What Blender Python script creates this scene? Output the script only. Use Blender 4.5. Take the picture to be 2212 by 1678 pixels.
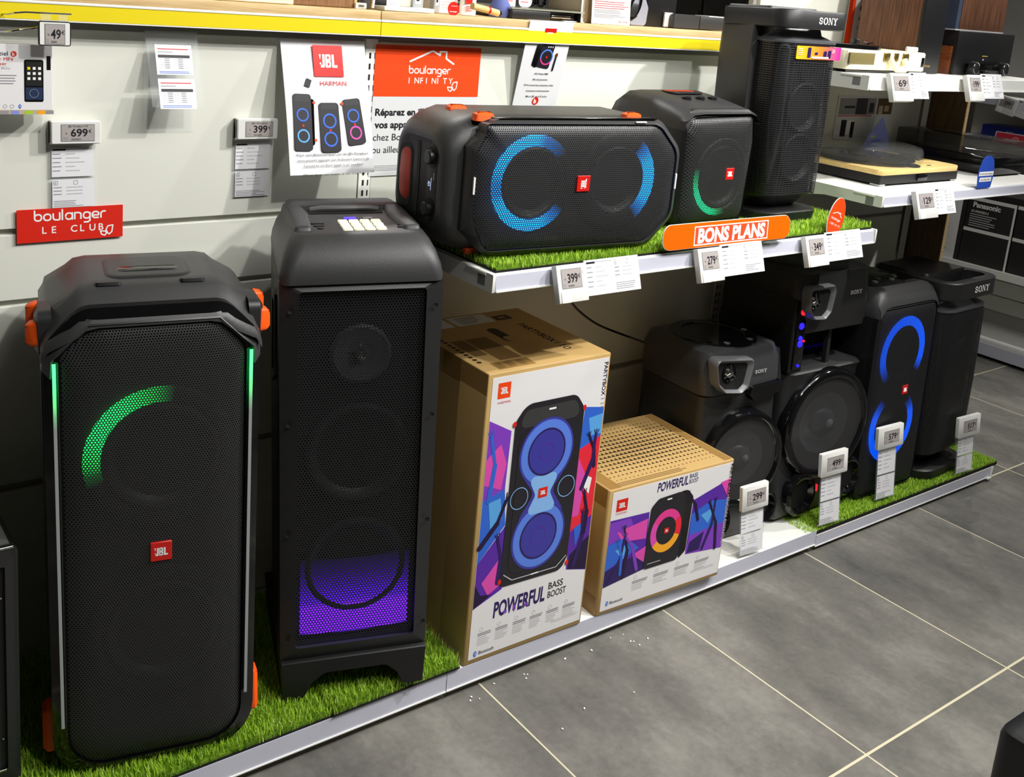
import bpy, bmesh, math, random
import numpy as np
from mathutils import Vector, Matrix, Euler
random.seed(7); RNG = np.random.default_rng(11)
for _o in list(bpy.data.objects): bpy.data.objects.remove(_o)
SC = bpy.context.scene; COL = SC.collection
PI = math.pi
def lin(c):
    c = c / 255.0
    return c / 12.92 if c <= 0.04045 else ((c + 0.055) / 1.055) ** 2.4
def rgb(r, g, b): return (lin(r), lin(g), lin(b), 1.0)

# ------------------------------------------------------------ camera
F_PX, CX, CY, W_PX, H_PX, HC = 2243.07, 1007.28, 467.47, 2212, 1678, 1.5527
RM = ((0.81157, -0.57887, 0.07912), (-0.06208, -0.22008, -0.97350), (0.58095, 0.78516, -0.21455))
cam = bpy.data.cameras.new('camera'); cam.sensor_fit = 'HORIZONTAL'; cam.sensor_width = 36.0
cam.lens = F_PX / W_PX * 36.0
cam.shift_x = (W_PX / 2 - CX) / W_PX; cam.shift_y = (CY - H_PX / 2) / W_PX
cam.clip_start = 0.02; cam.clip_end = 100
cam_o = bpy.data.objects.new('camera', cam); COL.objects.link(cam_o)
r0, r1, r2 = [Vector(r) for r in RM]
M = Matrix((r0, -r1, -r2)).transposed().to_4x4(); M.translation = (0, 0, HC)
cam_o.matrix_world = M
SC.camera = cam_o
# ------------------------------------------------------------ view, world, lamps
vs = SC.view_settings
vs.view_transform = 'Standard'; vs.look = 'None'; vs.gamma = 1.0; vs.use_curve_mapping = False
vs.exposure = -0.46
wd = bpy.data.worlds.new('world'); SC.world = wd; wd.use_nodes = True
wd.node_tree.nodes['Background'].inputs[0].default_value = (1.0, 0.98, 0.94, 1)
wd.node_tree.nodes['Background'].inputs[1].default_value = 0.78
def lamp(name, kind, loc, target, power, size=0.12, angle=60, blend=0.5, color=(1.0, 0.985, 0.945), sy=None):
    l = bpy.data.lights.new(name, kind); l.energy = power; l.color = color
    if kind == 'SPOT': l.spot_size = math.radians(angle); l.spot_blend = blend; l.shadow_soft_size = size
    if kind == 'AREA':
        l.shape = 'RECTANGLE'; l.size = size; l.size_y = sy or size
    o = bpy.data.objects.new(name, l); COL.objects.link(o); o.location = loc
    o.rotation_euler = (Vector(target) - Vector(loc)).to_track_quat('-Z', 'Y').to_euler()
    return o
# ceiling track spots of the shop aisle
lamp('ceiling_spot', 'SPOT', (3.1, 0.35, 3.15), (1.3, 2.0, 0.9), 330, 0.05, 80)
lamp('ceiling_spot', 'SPOT', (2.2, 0.05, 3.15), (0.7, 1.9, 0.8), 210, 0.05, 75)
lamp('ceiling_spot', 'SPOT', (1.0, -0.3, 3.15), (1.2, 1.7, 0.3), 120, 0.05, 80)
lamp('ceiling_spot', 'SPOT', (4.6, 0.9, 3.15), (3.1, 1.9, 0.9), 230, 0.05, 85)
lamp('ceiling_spot', 'SPOT', (1.9, 3.4, 3.15), (1.9, 2.3, 1.45), 120, 0.05, 90)
lamp('ceiling_spot', 'SPOT', (5.4, 3.2, 3.15), (4.9, 2.5, 0.6), 120, 0.05, 90)
lamp('ceiling_panel', 'AREA', (2.0, 0.2, 3.18), (2.0, 0.2, 0), 60, 2.4, sy=1.2)

# ------------------------------------------------------------ materials
MATS = {}
def pmat(name, col, rough=0.5, metal=0.0, spec=0.5, emis=None, es=0.0, alpha=1.0, trans=0.0, ior=1.45, bump=None, coat=0.0):
    m = bpy.data.materials.new(name); m.use_nodes = True; MATS[name] = m
    b = m.node_tree.nodes['Principled BSDF']
    b.inputs['Base Color'].default_value = col; b.inputs['Roughness'].default_value = rough
    b.inputs['Metallic'].default_value = metal; b.inputs['Specular IOR Level'].default_value = spec
    b.inputs['IOR'].default_value = ior; b.inputs['Coat Weight'].default_value = coat
    b.inputs['Transmission Weight'].default_value = trans; b.inputs['Alpha'].default_value = alpha
    if emis: b.inputs['Emission Color'].default_value = emis; b.inputs['Emission Strength'].default_value = es
    if bump:
        nt = m.node_tree; tc = nt.nodes.new('ShaderNodeTexCoord'); nz = nt.nodes.new('ShaderNodeTexNoise')
        nz.inputs['Scale'].default_value = bump[0]; bp = nt.nodes.new('ShaderNodeBump')
        bp.inputs['Strength'].default_value = bump[1]; bp.inputs['Distance'].default_value = 0.001
        nt.links.new(tc.outputs['Object'], nz.inputs['Vector']); nt.links.new(nz.outputs['Fac'], bp.inputs['Height'])
        nt.links.new(bp.outputs['Normal'], b.inputs['Normal'])
    return m
def noise_mat(name, c1, c2, scale, rough=0.6, stretch=(1, 1, 1), spec=0.4, detail=6, lo=0.35, hi=0.65, bump=0.0):
    m = pmat(name, c1, rough, spec=spec); nt = m.node_tree; b = nt.nodes['Principled BSDF']
    tc = nt.nodes.new('ShaderNodeTexCoord'); mp = nt.nodes.new('ShaderNodeMapping'); mp.inputs['Scale'].default_value = stretch
    nz = nt.nodes.new('ShaderNodeTexNoise'); nz.inputs['Scale'].default_value = scale; nz.inputs['Detail'].default_value = detail
    cr = nt.nodes.new('ShaderNodeValToRGB'); cr.color_ramp.elements[0].position = lo; cr.color_ramp.elements[1].position = hi
    cr.color_ramp.elements[0].color = c1; cr.color_ramp.elements[1].color = c2
    L = nt.links.new; L(tc.outputs['Object'], mp.inputs['Vector']); L(mp.outputs['Vector'], nz.inputs['Vector'])
    L(nz.outputs['Fac'], cr.inputs['Fac']); L(cr.outputs['Color'], b.inputs['Base Color'])
    if bump:
        bp = nt.nodes.new('ShaderNodeBump'); bp.inputs['Strength'].default_value = bump; bp.inputs['Distance'].default_value = 0.002
        L(nz.outputs['Fac'], bp.inputs['Height']); L(bp.outputs['Normal'], b.inputs['Normal'])
    return m
def mth(nt, op, a, b=None):
    n = nt.nodes.new('ShaderNodeMath'); n.operation = op
    for i, v in enumerate((a, b)):
        if v is None: continue
        if isinstance(v, (int, float)): n.inputs[i].default_value = v
        else: nt.links.new(v, n.inputs[i])
    return n.outputs[0]
def grille_mat(name, pitch, ratio, col, rough=0.45, metal=0.0, lines=False, spec=0.5):
    """perforated sheet: round holes on a hexagonal grid (or long slots), open to what lies behind"""
    m = pmat(name, col, rough, metal, spec); nt = m.node_tree; b = nt.nodes['Principled BSDF']; out = nt.nodes['Material Output']
    tc = nt.nodes.new('ShaderNodeTexCoord'); sx = nt.nodes.new('ShaderNodeSeparateXYZ'); nt.links.new(tc.outputs['Object'], sx.inputs[0])
    if lines:
        fz = mth(nt, 'FRACT', mth(nt, 'DIVIDE', sx.outputs['Z'], pitch))
        msk = mth(nt, 'LESS_THAN', mth(nt, 'ABSOLUTE', mth(nt, 'SUBTRACT', fz, 0.5)), ratio * 0.5)
        fx = mth(nt, 'FRACT', mth(nt, 'DIVIDE', mth(nt, 'ADD', sx.outputs['X'], sx.outputs['Y']), pitch * 2.2))
        msk = mth(nt, 'MULTIPLY', msk, mth(nt, 'GREATER_THAN', fx, 0.18))
    else:
        xs = mth(nt, 'ADD', sx.outputs['X'], mth(nt, 'MULTIPLY', sx.outputs['Y'], 0.7))
        a = mth(nt, 'DIVIDE', xs, pitch); c = mth(nt, 'DIVIDE', sx.outputs['Z'], pitch * 1.732)
        ds = []
        for s in (0.0, 0.5):
            fa = mth(nt, 'SUBTRACT', mth(nt, 'FRACT', mth(nt, 'ADD', a, s)), 0.5)
            fc = mth(nt, 'MULTIPLY', mth(nt, 'SUBTRACT', mth(nt, 'FRACT', mth(nt, 'ADD', c, s)), 0.5), 1.732)
            ds.append(mth(nt, 'ADD', mth(nt, 'MULTIPLY', fa, fa), mth(nt, 'MULTIPLY', fc, fc)))
        msk = mth(nt, 'LESS_THAN', mth(nt, 'MINIMUM', ds[0], ds[1]), (ratio * 0.5) ** 2)
    tr = nt.nodes.new('ShaderNodeBsdfTransparent'); mx = nt.nodes.new('ShaderNodeMixShader')
    nt.links.new(msk, mx.inputs[0]); nt.links.new(b.outputs[0], mx.inputs[1]); nt.links.new(tr.outputs[0], mx.inputs[2])
    nt.links.new(mx.outputs[0], out.inputs['Surface'])
    return m
def glow_mat(name, col, strength):
    """lamp surface whose brightness follows the 'glow' attribute (how much of the light strip is lit)"""
    m = bpy.data.materials.new(name); m.use_nodes = True; MATS[name] = m; nt = m.node_tree
    b = nt.nodes['Principled BSDF']; b.inputs['Base Color'].default_value = rgb(20, 20, 22)
    at = nt.nodes.new('ShaderNodeAttribute'); at.attribute_name = 'glow'
    b.inputs['Emission Color'].default_value = col
    nt.links.new(mth(nt, 'MULTIPLY', at.outputs['Fac'], strength), b.inputs['Emission Strength'])
    return m
pmat('white_panel', rgb(228, 229, 219), 0.5, spec=0.3)
pmat('white_metal', rgb(236, 236, 230), 0.35)
pmat('white_edge', rgb(245, 245, 240), 0.4)
pmat('grey_rail', rgb(168, 168, 158), 0.5)
pmat('dark_slot', rgb(22, 20, 26), 0.7)
pmat('clear_strip', rgb(206, 207, 222), 0.22, spec=0.6)
pmat('yellow', rgb(238, 216, 30), 0.6, spec=0.2)
noise_mat('oak', rgb(226, 196, 146), rgb(203, 170, 118), 9, 0.5, (1.2, 14, 30))
noise_mat('dark_oak', rgb(120, 96, 66), rgb(98, 76, 50), 10, 0.55, (14, 14, 1.2))
noise_mat('walnut', rgb(126, 86, 62), rgb(92, 58, 40), 9, 0.5, (16, 16, 1.0))
noise_mat('cherry', rgb(128, 70, 32), rgb(92, 44, 18), 12, 0.45, (4, 4, 30))
noise_mat('bamboo', rgb(246, 216, 148), rgb(232, 198, 124), 8, 0.4, (1, 20, 20))
pmat('plastic', rgb(40, 40, 41), 0.38, bump=(900, 0.25))
pmat('plastic_mid', rgb(58, 58, 59), 0.42, bump=(700, 0.35))
pmat('plastic_dark', rgb(24, 24, 26), 0.42)
pmat('rubber', rgb(33, 33, 34), 0.6)
pmat('gloss_black', rgb(14, 14, 16), 0.08, spec=0.6)
pmat('inner_black', rgb(12, 12, 13), 0.7)
pmat('cone', rgb(36, 36, 38), 0.4)
pmat('cone_mid', rgb(80, 80, 84), 0.35)
pmat('chrome', rgb(200, 200, 200), 0.12, 1.0)
pmat('grey_plastic', rgb(104, 105, 108), 0.3)
pmat('orange', rgb(255, 92, 14), 0.5)
pmat('dark_orange', rgb(190, 48, 12), 0.5)
pmat('red', rgb(222, 34, 20), 0.4)
pmat('logo_red', rgb(214, 30, 24), 0.35)
pmat('poster_orange', rgb(248, 72, 8), 0.5)
pmat('bright_orange', rgb(255, 106, 4), 0.35)
pmat('club_red', rgb(224, 38, 20), 0.45)
pmat('white_print', rgb(250, 250, 248), 0.5)
pmat('paper', rgb(238, 238, 242), 0.55)
pmat('sheet_grey', rgb(222, 224, 226), 0.5)
pmat('card_print', rgb(238, 236, 238), 0.4)
pmat('black_print', rgb(26, 24, 30), 0.5)
pmat('grey_print', rgb(150, 150, 156), 0.6)
pmat('light_grey_print', rgb(196, 194, 198), 0.6)
pmat('red_print', rgb(214, 60, 60), 0.6)
pmat('esl_white', rgb(236, 236, 232), 0.35)
pmat('esl_screen', rgb(176, 168, 166), 0.3)
pmat('acrylic', rgb(225, 230, 235), 0.05, alpha=0.16)
pmat('kraft', rgb(190, 156, 98), 0.6, bump=(160, 0.12))
pmat('kraft_dark', rgb(128, 98, 54), 0.6)
pmat('tape', rgb(172, 134, 76), 0.25, alpha=0.75)
pmat('kraft_print', rgb(56, 40, 26), 0.6)
pmat('purple', rgb(92, 40, 168), 0.45); pmat('violet', rgb(132, 62, 196), 0.45); pmat('pink', rgb(226, 78, 178), 0.45)
pmat('blue_p', rgb(50, 104, 214), 0.45); pmat('cyan_p', rgb(92, 170, 236), 0.45); pmat('navy_p', rgb(44, 26, 92), 0.45)
pmat('hot_red', rgb(240, 40, 60), 0.45); pmat('deep_p', rgb(34, 14, 58), 0.45)
pmat('speaker_print', rgb(36, 34, 40), 0.4); pmat('ring_print', rgb(92, 132, 232), 0.4); pmat('ring_dark', rgb(62, 60, 160), 0.4)
pmat('ring_light', rgb(138, 188, 244), 0.4); pmat('orange_print', rgb(255, 176, 40), 0.4); pmat('magenta_print', rgb(236, 60, 150), 0.4)
pmat('pad_lit', rgb(250, 244, 214), 0.4, emis=rgb(255, 250, 214), es=0.55)
pmat('led_blue', rgb(20, 20, 60), 0.4, emis=rgb(70, 40, 255), es=3.0)
pmat('led_red', rgb(60, 10, 10), 0.4, emis=rgb(255, 20, 30), es=4.0)
pmat('led_white', rgb(200, 200, 220), 0.4, emis=rgb(200, 215, 255), es=1.6)
pmat('logo_lit', rgb(240, 240, 240), 0.4, emis=rgb(255, 240, 235), es=0.7)
pmat('cream', rgb(246, 238, 206), 0.45)
pmat('brass', rgb(150, 130, 70), 0.3, 0.8)
pmat('smoke', rgb(60, 58, 56), 0.05, alpha=0.55)
pmat('clear_lid', rgb(150, 152, 150), 0.04, alpha=0.16, spec=0.8)
pmat('blue_sign', rgb(44, 82, 190), 0.45)
pmat('lilac', rgb(140, 150, 226), 0.5)
pmat('teal', rgb(70, 110, 112), 0.6)
pmat('beige', rgb(196, 178, 150), 0.6)
pmat('strip_grey', rgb(130, 134, 132), 0.4)
grille_mat('grille_fine', 0.0050, 0.56, rgb(52, 52, 53), 0.42)
grille_mat('grille_hex', 0.0062, 0.62, rgb(34, 35, 37), 0.38)
grille_mat('grille_slot', 0.0058, 0.40, rgb(42, 42, 44), 0.42, lines=True)
grille_mat('grille_cloth', 0.0036, 0.45, rgb(30, 30, 32), 0.5)
grille_mat('grille_wire', 0.0032, 0.66, rgb(92, 92, 94), 0.35, 0.6)
glow_mat('glow_green', rgb(10, 255, 90), 5.5); glow_mat('glow_blue', rgb(0, 130, 255), 9.0); glow_mat('glow_deep', rgb(0, 88, 255), 7.0)
glow_mat('glow_purple', rgb(92, 18, 255), 5.5); glow_mat('glow_teal', rgb(0, 230, 140), 5.0); glow_mat('glow_dim_blue', rgb(30, 40, 255), 2.0)
glow_mat('strip_glow', rgb(0, 255, 110), 3.6); MATS['strip_glow'].node_tree.nodes['Principled BSDF'].inputs['Base Color'].default_value = rgb(168, 174, 172)
pmat('grey_end', rgb(82, 82, 83), 0.4, bump=(600, .2)); pmat('grey_shoulder', rgb(84, 85, 89), 0.35); pmat('grey_pod', rgb(62, 63, 65), 0.32)
pmat('led_deepblue', rgb(10, 10, 60), 0.4, emis=rgb(30, 20, 255), es=5.0); pmat('waist_blue', rgb(8, 8, 40), 0.4, emis=rgb(10, 8, 120), es=0.12)
pmat('grille_cloth2', rgb(38, 38, 38), 0.7, bump=(300, .8)); pmat('grey_top', rgb(92, 92, 90), 0.5)
m = pmat('sticker', rgb(255, 160, 40), 0.35); nt = m.node_tree; b = nt.nodes['Principled BSDF']
tc = nt.nodes.new('ShaderNodeTexCoord'); sx = nt.nodes.new('ShaderNodeSeparateXYZ'); nt.links.new(tc.outputs['Generated'], sx.inputs[0]); cr = nt.nodes.new('ShaderNodeValToRGB'); nt.links.new(sx.outputs['X'], cr.inputs[0])
e = cr.color_ramp.elements; e[0].color = rgb(255, 200, 30); e[1].color = rgb(236, 40, 170); k = e.new(.6); k.color = rgb(255, 130, 60); nt.links.new(cr.outputs[0], b.inputs['Base Color'])
pmat('navy_print', rgb(36, 52, 84), 0.4); pmat('red_strip', rgb(240, 84, 44), 0.4)
noise_mat('walnut_pale', rgb(150, 116, 86), rgb(128, 96, 68), 9, 0.5, (16, 16, 1.0)); pmat('beige_light', rgb(224, 214, 196), 0.6); pmat('pack_grey', rgb(176, 180, 182), 0.25, spec=.7); pmat('blue_cloth', rgb(92, 104, 168), 0.7); pmat('lid_glass', rgb(190, 194, 176), 0.06, alpha=.5); pmat('notice', rgb(248, 246, 240), 0.55); pmat('lilac_grey', rgb(150, 152, 164), 0.5)
pmat('brass_cloth', rgb(124, 112, 66), 0.5, bump=(500, .5)); pmat('gold_print', rgb(206, 172, 84), 0.4); pmat('slate', rgb(64, 76, 96), 0.4); pmat('carton_black', rgb(44, 42, 44), 0.5); pmat('blue_dark', rgb(30, 46, 128), 0.4); pmat('red_pale', rgb(206, 56, 72), 0.4); pmat('grey_panel', rgb(176, 174, 168), 0.5)
# ------------------------------------------------------------ 2D outlines
def area(p): return 0.5 * sum(p[i][0] * p[(i + 1) % len(p)][1] - p[(i + 1) % len(p)][0] * p[i][1] for i in range(len(p)))
def rpoly(pts, r, seg=5):
    """polygon with filleted corners; r a number or one per corner"""
    n = len(pts); out = []
    rs = r if isinstance(r, (list, tuple)) else [r] * n
    for i in range(n):
        P = Vector(pts[i]); A = (Vector(pts[i - 1]) - P); B = (Vector(pts[(i + 1) % n]) - P)
        la, lb = A.length, B.length; A /= la; B /= lb
        ang = A.angle(B); rr = rs[i]
        if rr <= 1e-6 or abs(ang - PI) < 1e-3: out += [tuple(P)] * (seg + 1); continue
        t = min(rr / math.tan(ang / 2), la * 0.49, lb * 0.49); rr = t * math.tan(ang / 2)
        c = P + (A + B).normalized() * (rr / math.sin(ang / 2))
        a0 = math.atan2(*(P + A * t - c).yx); a1 = math.atan2(*(P + B * t - c).yx)
        d = (a1 - a0 + PI) % (2 * PI) - PI
        for k in range(seg + 1):
            a = a0 + d * k / seg; out.append((c.x + rr * math.cos(a), c.y + rr * math.sin(a)))
    return out
def rrect(x0, x1, y0, y1, r=0.0, seg=5):
    p = [(x0, y0), (x1, y0), (x1, y1), (x0, y1)]
    return rpoly(p, r, seg) if r > 0 else p
def circ(cx, cy, rx, ry=None, n=36, a0=0.0): ry = rx if ry is None else ry; return [(cx + rx * math.cos(a0 + 2 * PI * i / n), cy + ry * math.sin(a0 + 2 * PI * i / n)) for i in range(n)]
def inset(p, d):
    if abs(d) < 1e-9: return [tuple(q) for q in p]
    s = 1 if area(p) > 0 else -1; n = len(p); out = []
    for i in range(n):
        P = Vector(p[i]); k = 1
        while k < n and (P - Vector(p[i - k])).length < 1e-7: k += 1
        A = P - Vector(p[i - k]); k = 1
        while k < n and (Vector(p[(i + k) % n]) - P).length < 1e-7: k += 1
        B = Vector(p[(i + k) % n]) - P; A.normalize(); B.normalize()
        na = Vector((-A.y, A.x)) * s; nb = Vector((-B.y, B.x)) * s; m = na + nb
        if m.length < 1e-6: m = na
        m.normalize(); cs = max(0.35, m.dot(na)); q = P + m * (d / cs); out.append((q.x, q.y))
    return out
def shrink(p, d):
    xs = [q[0] for q in p]; ys = [q[1] for q in p]; cx, cy = (min(xs) + max(xs)) / 2, (min(ys) + max(ys)) / 2
    kx, ky = 1 - d / ((max(xs) - min(xs)) / 2), 1 - d / ((max(ys) - min(ys)) / 2); return [(cx + (x - cx) * kx, cy + (y - cy) * ky) for x, y in p]
AX = {'x': lambda t, a, b: (t, a, b), 'y': lambda t, a, b: (a, t, b), 'z': lambda t, a, b: (a, b, t)}
class MB:
    """collects faces of ONE part and links them as one mesh object"""
    def __init__(s): s.v = []; s.f = []; s.m = []; s.mats = []; s.glow = {}
    def mi(s, m):
        if m not in s.mats: s.mats.append(m)
        return s.mats.index(m)
    def add(s, vs_, fs, mat):
        o = len(s.v); s.v += [tuple(v) for v in vs_]; k = s.mi(mat)
        for f in fs: s.f.append(tuple(i + o for i in f)); s.m.append(k)
        return s
    def rings(s, R, mat, c0=True, c1=True, closed=True):
        n = len(R[0]); V = [p for r in R for p in r]; F = []
        for k in range(len(R) - 1):
            for i in range(n if closed else n - 1):
                j = (i + 1) % n; F.append((k * n + i, k * n + j, (k + 1) * n + j, (k + 1) * n + i))
        if c0: F.append(tuple(range(n - 1, -1, -1)))
        if c1: F.append(tuple((len(R) - 1) * n + i for i in range(n)))
        return s.add(V, F, mat)
    def ext(s, out, axis, levels, mat, c0=True, c1=True):
        fn = AX[axis]
        return s.rings([[fn(t, a, b) for a, b in inset(out, d)] for t, d in levels], mat, c0, c1)
    def box(s, x0, x1, y0, y1, z0, z1, mat, bv=0.0, r=0.0):
        if bv <= 0 and r <= 0:
            return s.ext([(x0, y0), (x1, y0), (x1, y1), (x0, y1)], 'z', [(z0, 0), (z1, 0)], mat)
        r = max(r, bv); o = rrect(x0, x1, y0, y1, r, 4)
        return s.ext(o, 'z', [(z0, bv), (z0 + bv * .35, bv * .35), (z0 + bv, 0), (z1 - bv, 0), (z1 - bv * .35, bv * .35), (z1, bv)] if bv > 0 else [(z0, 0), (z1, 0)], mat)
    def frame(s, oa, ob, axis, t0, t1, mat, ta=None):
        """solid ring between outline oa (outer) and ob (opening) from t0 (front) to t1"""
        fn = AX[axis]; ta = t0 if ta is None else ta
        R = [[fn(t1, *p) for p in oa], [fn(ta, *p) for p in oa], [fn(t0, *p) for p in ob], [fn(t1, *p) for p in ob]]
        return s.rings(R + [R[0]], mat, False, False)
    def lathe(s, prof, c, axis, mat, n=32, a0=0, a1=2 * PI, c0=False, c1=False):
        fn = AX[axis]; full = abs(a1 - a0 - 2 * PI) < 1e-6; k = n if full else n + 1; R = []
        i_t = 'xyz'.index(axis); ct = c[i_t]; cc = [c[i] for i in range(3) if i != i_t]
        for r, t in prof: R.append([fn(ct + t, cc[0] + r * math.cos(a0 + (a1 - a0) * i / n), cc[1] + r * math.sin(a0 + (a1 - a0) * i / n)) for i in range(k)])
        return s.rings(R, mat, c0, c1, full)
    def tube(s, pts, r, mat, n=8):
        P = [Vector(p) for p in pts]; R = []; up = None
        for i, p in enumerate(P):
            d = ((P[i + 1] if i + 1 < len(P) else p) - (P[i - 1] if i else p)).normalized()
            if up is None or abs(up.dot(d)) > 0.98: up = Vector((0, 0, 1)) if abs(d.z) < 0.9 else Vector((1, 0, 0))
            a = d.cross(up).normalized(); b = a.cross(d); up = b
            rr = r[i] if isinstance(r, (list, tuple)) else r
            R.append([p + a * (rr * math.cos(2 * PI * k / n)) + b * (rr * math.sin(2 * PI * k / n)) for k in range(n)])
        return s.rings(R, mat)
    def quad(s, a, b, c, d, mat): return s.add([a, b, c, d], [(0, 1, 2, 3)], mat)
    def build(s, name, parent=None, smooth=38):
        me = bpy.data.meshes.new(name); me.from_pydata(s.v, [], s.f); me.update()
        for m in s.mats: me.materials.append(MATS[m])
        me.polygons.foreach_set('material_index', s.m)
        bm = bmesh.new(); bm.from_mesh(me)
        bmesh.ops.remove_doubles(bm, verts=bm.verts, dist=1e-6)
        bmesh.ops.recalc_face_normals(bm, faces=bm.faces); bm.to_mesh(me); bm.free()
        if smooth:
            me.polygons.foreach_set('use_smooth', [True] * len(me.polygons)); me.set_sharp_from_angle(angle=math.radians(smooth))
        o = bpy.data.objects.new(name, me); COL.objects.link(o)
        if parent: o.parent = parent
        return o
class Print(MB):
    """flat artwork laid on a face: origin o, axes U (right), V (up); layers are fractions of a millimetre apart"""
    def __init__(s, o, U=(1, 0, 0), V=(0, 0, 1), step=0.00025):
        super().__init__(); s.o = Vector(o); s.U = Vector(U).normalized(); s.V = Vector(V).normalized(); s.N = s.U.cross(s.V); s.st = step; s.k = 0
    def P(s, u, v, l=1): return s.o + s.U * u + s.V * v + s.N * (l * s.st + (s.k % 40) * 4e-6)
    def poly(s, pts, mat, l=1):
        s.k += 1
        return s.add([s.P(u, v, l) for u, v in pts], [tuple(range(len(pts)))], mat)
    def rect(s, u0, u1, v0, v1, mat, l=1, r=0.0): return s.poly(rrect(u0, u1, v0, v1, r, 3), mat, l)
    def band(s, oa, ob, mat, l=1):
        n = len(oa); return s.add([s.P(u, v, l) for u, v in oa + ob], [(i, (i + 1) % n, n + (i + 1) % n, n + i) for i in range(n)], mat)
    def ring(s, u, v, r0, r1, mat, l=1, a0=0, a1=2 * PI, n=40, sy=1.0):
        pt = lambda r, i: (u + r * math.cos(a0 + (a1 - a0) * i / n), v + sy * r * math.sin(a0 + (a1 - a0) * i / n))
        return s.add([s.P(*pt(r, i), l) for r in (r0, r1) for i in range(n + 1)], [(i, i + 1, n + 2 + i, n + 1 + i) for i in range(n)], mat)
    def stroke(s, pts, w, mat, l=1, closed=False, caps=True):
        """a line of constant width with rounded ends"""
        for i in range(len(pts) - (0 if closed else 1)):
            a = Vector(pts[i]); b = Vector(pts[(i + 1) % len(pts)]); d = b - a
            if d.length < 1e-7: continue
            n = Vector((-d.y, d.x)).normalized() * (w / 2); s.poly([tuple(a + n), tuple(a - n), tuple(b - n), tuple(b + n)], mat, l)
        if caps:
            for p in pts: s.poly(circ(p[0], p[1], w / 2, n=10), mat, l)
        return s
    def text(s, t, u, v, h, mat, l=2, al='l', sx=1.0, bold=0.0, rot=0.0, sh=0.0, width=None, space=1.0):
        V, Fc, (x0, x1) = text_geo(t, bold, space); w = (x1 - x0) * h * sx
        if width: sx *= width / w; w = width
        off = {'l': 0, 'c': -w / 2, 'r': -w}[al]; c, sn = math.cos(rot), math.sin(rot); P = []
        for x, y in V:
            a = (x - x0) * h * sx + off + sh * y * h; b = y * h; P.append(s.P(u + a * c - b * sn, v + a * sn + b * c, l))
        return s.add(P, Fc, mat)
    def lines(s, u0, u1, v, n, dv, h, mat, l=2, ragged=0.3):
        for k in range(n): s.rect(u0, u0 + (u1 - u0) * (1 - ragged * random.random()), v - k * dv, v - k * dv + h, mat, l)
        return s
    def build(s, name, parent=None, smooth=0):
        me = bpy.data.meshes.new(name); me.from_pydata([tuple(v) for v in s.v], [], s.f); me.update()
        for m in s.mats: me.materials.append(MATS[m])
        me.polygons.foreach_set('material_index', s.m)
        o = bpy.data.objects.new(name, me); COL.objects.link(o)
        if parent: o.parent = parent
        return o
_TG = {}
def text_geo(t, bold=0.0, space=1.0):
    k = (t, bold, space)
    if not t.strip(): return [], [], (0, 0)
    if k not in _TG:
        def mesh_of(body):
            cu = bpy.data.curves.new('t', 'FONT'); cu.body = body; cu.size = 1; cu.offset = bold; cu.space_character = space; cu.resolution_u = 3
            o = bpy.data.objects.new('t', cu); COL.objects.link(o); bpy.context.view_layer.update()
            dg = bpy.context.evaluated_depsgraph_get(); me = bpy.data.meshes.new_from_object(o.evaluated_get(dg))
            V = [(v.co.x, v.co.y) for v in me.vertices]; Fc = [tuple(p.vertices) for p in me.polygons]
            bpy.data.objects.remove(o); bpy.data.curves.remove(cu); bpy.data.meshes.remove(me); return V, Fc
        if 'cap' not in _TG: _TG['cap'] = max(y for x, y in mesh_of('H')[0])
        V, Fc = mesh_of(t); cap = _TG['cap']; V = [(x / cap, y / cap) for x, y in V]
        _TG[k] = (V, Fc, (min(x for x, y in V), max(x for x, y in V)))
    return _TG[k]
def set_glow(o, fn):
    """per-vertex level of a light strip: fn(x, y, z) -> 0..1"""
    at = o.data.attributes.new('glow', 'FLOAT', 'POINT')
    at.data.foreach_set('value', [float(fn(*v.co)) for v in o.data.vertices])
# ------------------------------------------------------------ things
def thing(name, label, cat, loc=(0, 0, 0), rot=(0, 0, 0), group=None):
    o = bpy.data.objects.new(name, None); COL.objects.link(o); o.empty_display_size = 0.05
    o.location = loc; o.rotation_euler = rot if isinstance(rot, tuple) else (0, 0, rot)
    return tag(o, label, cat, group)
def tag(o, label, cat, group=None):
    o['label'] = label; o['category'] = cat
    if group: o['group'] = group
    return o
def struct(o): o['kind'] = 'structure'; return o
def dup(root, loc, rot=None, label=None, group=None):
    r = root.copy(); COL.objects.link(r); r.location = loc
    if rot is not None: r.rotation_euler = rot if isinstance(rot, tuple) else (0, 0, rot)
    if label: r['label'] = label
    if group: r['group'] = group
    for ch in list(root.children):
        c = ch.copy(); COL.objects.link(c); c.parent = r
        for g in list(ch.children):
            d = g.copy(); COL.objects.link(d); d.parent = c
    return r
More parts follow.
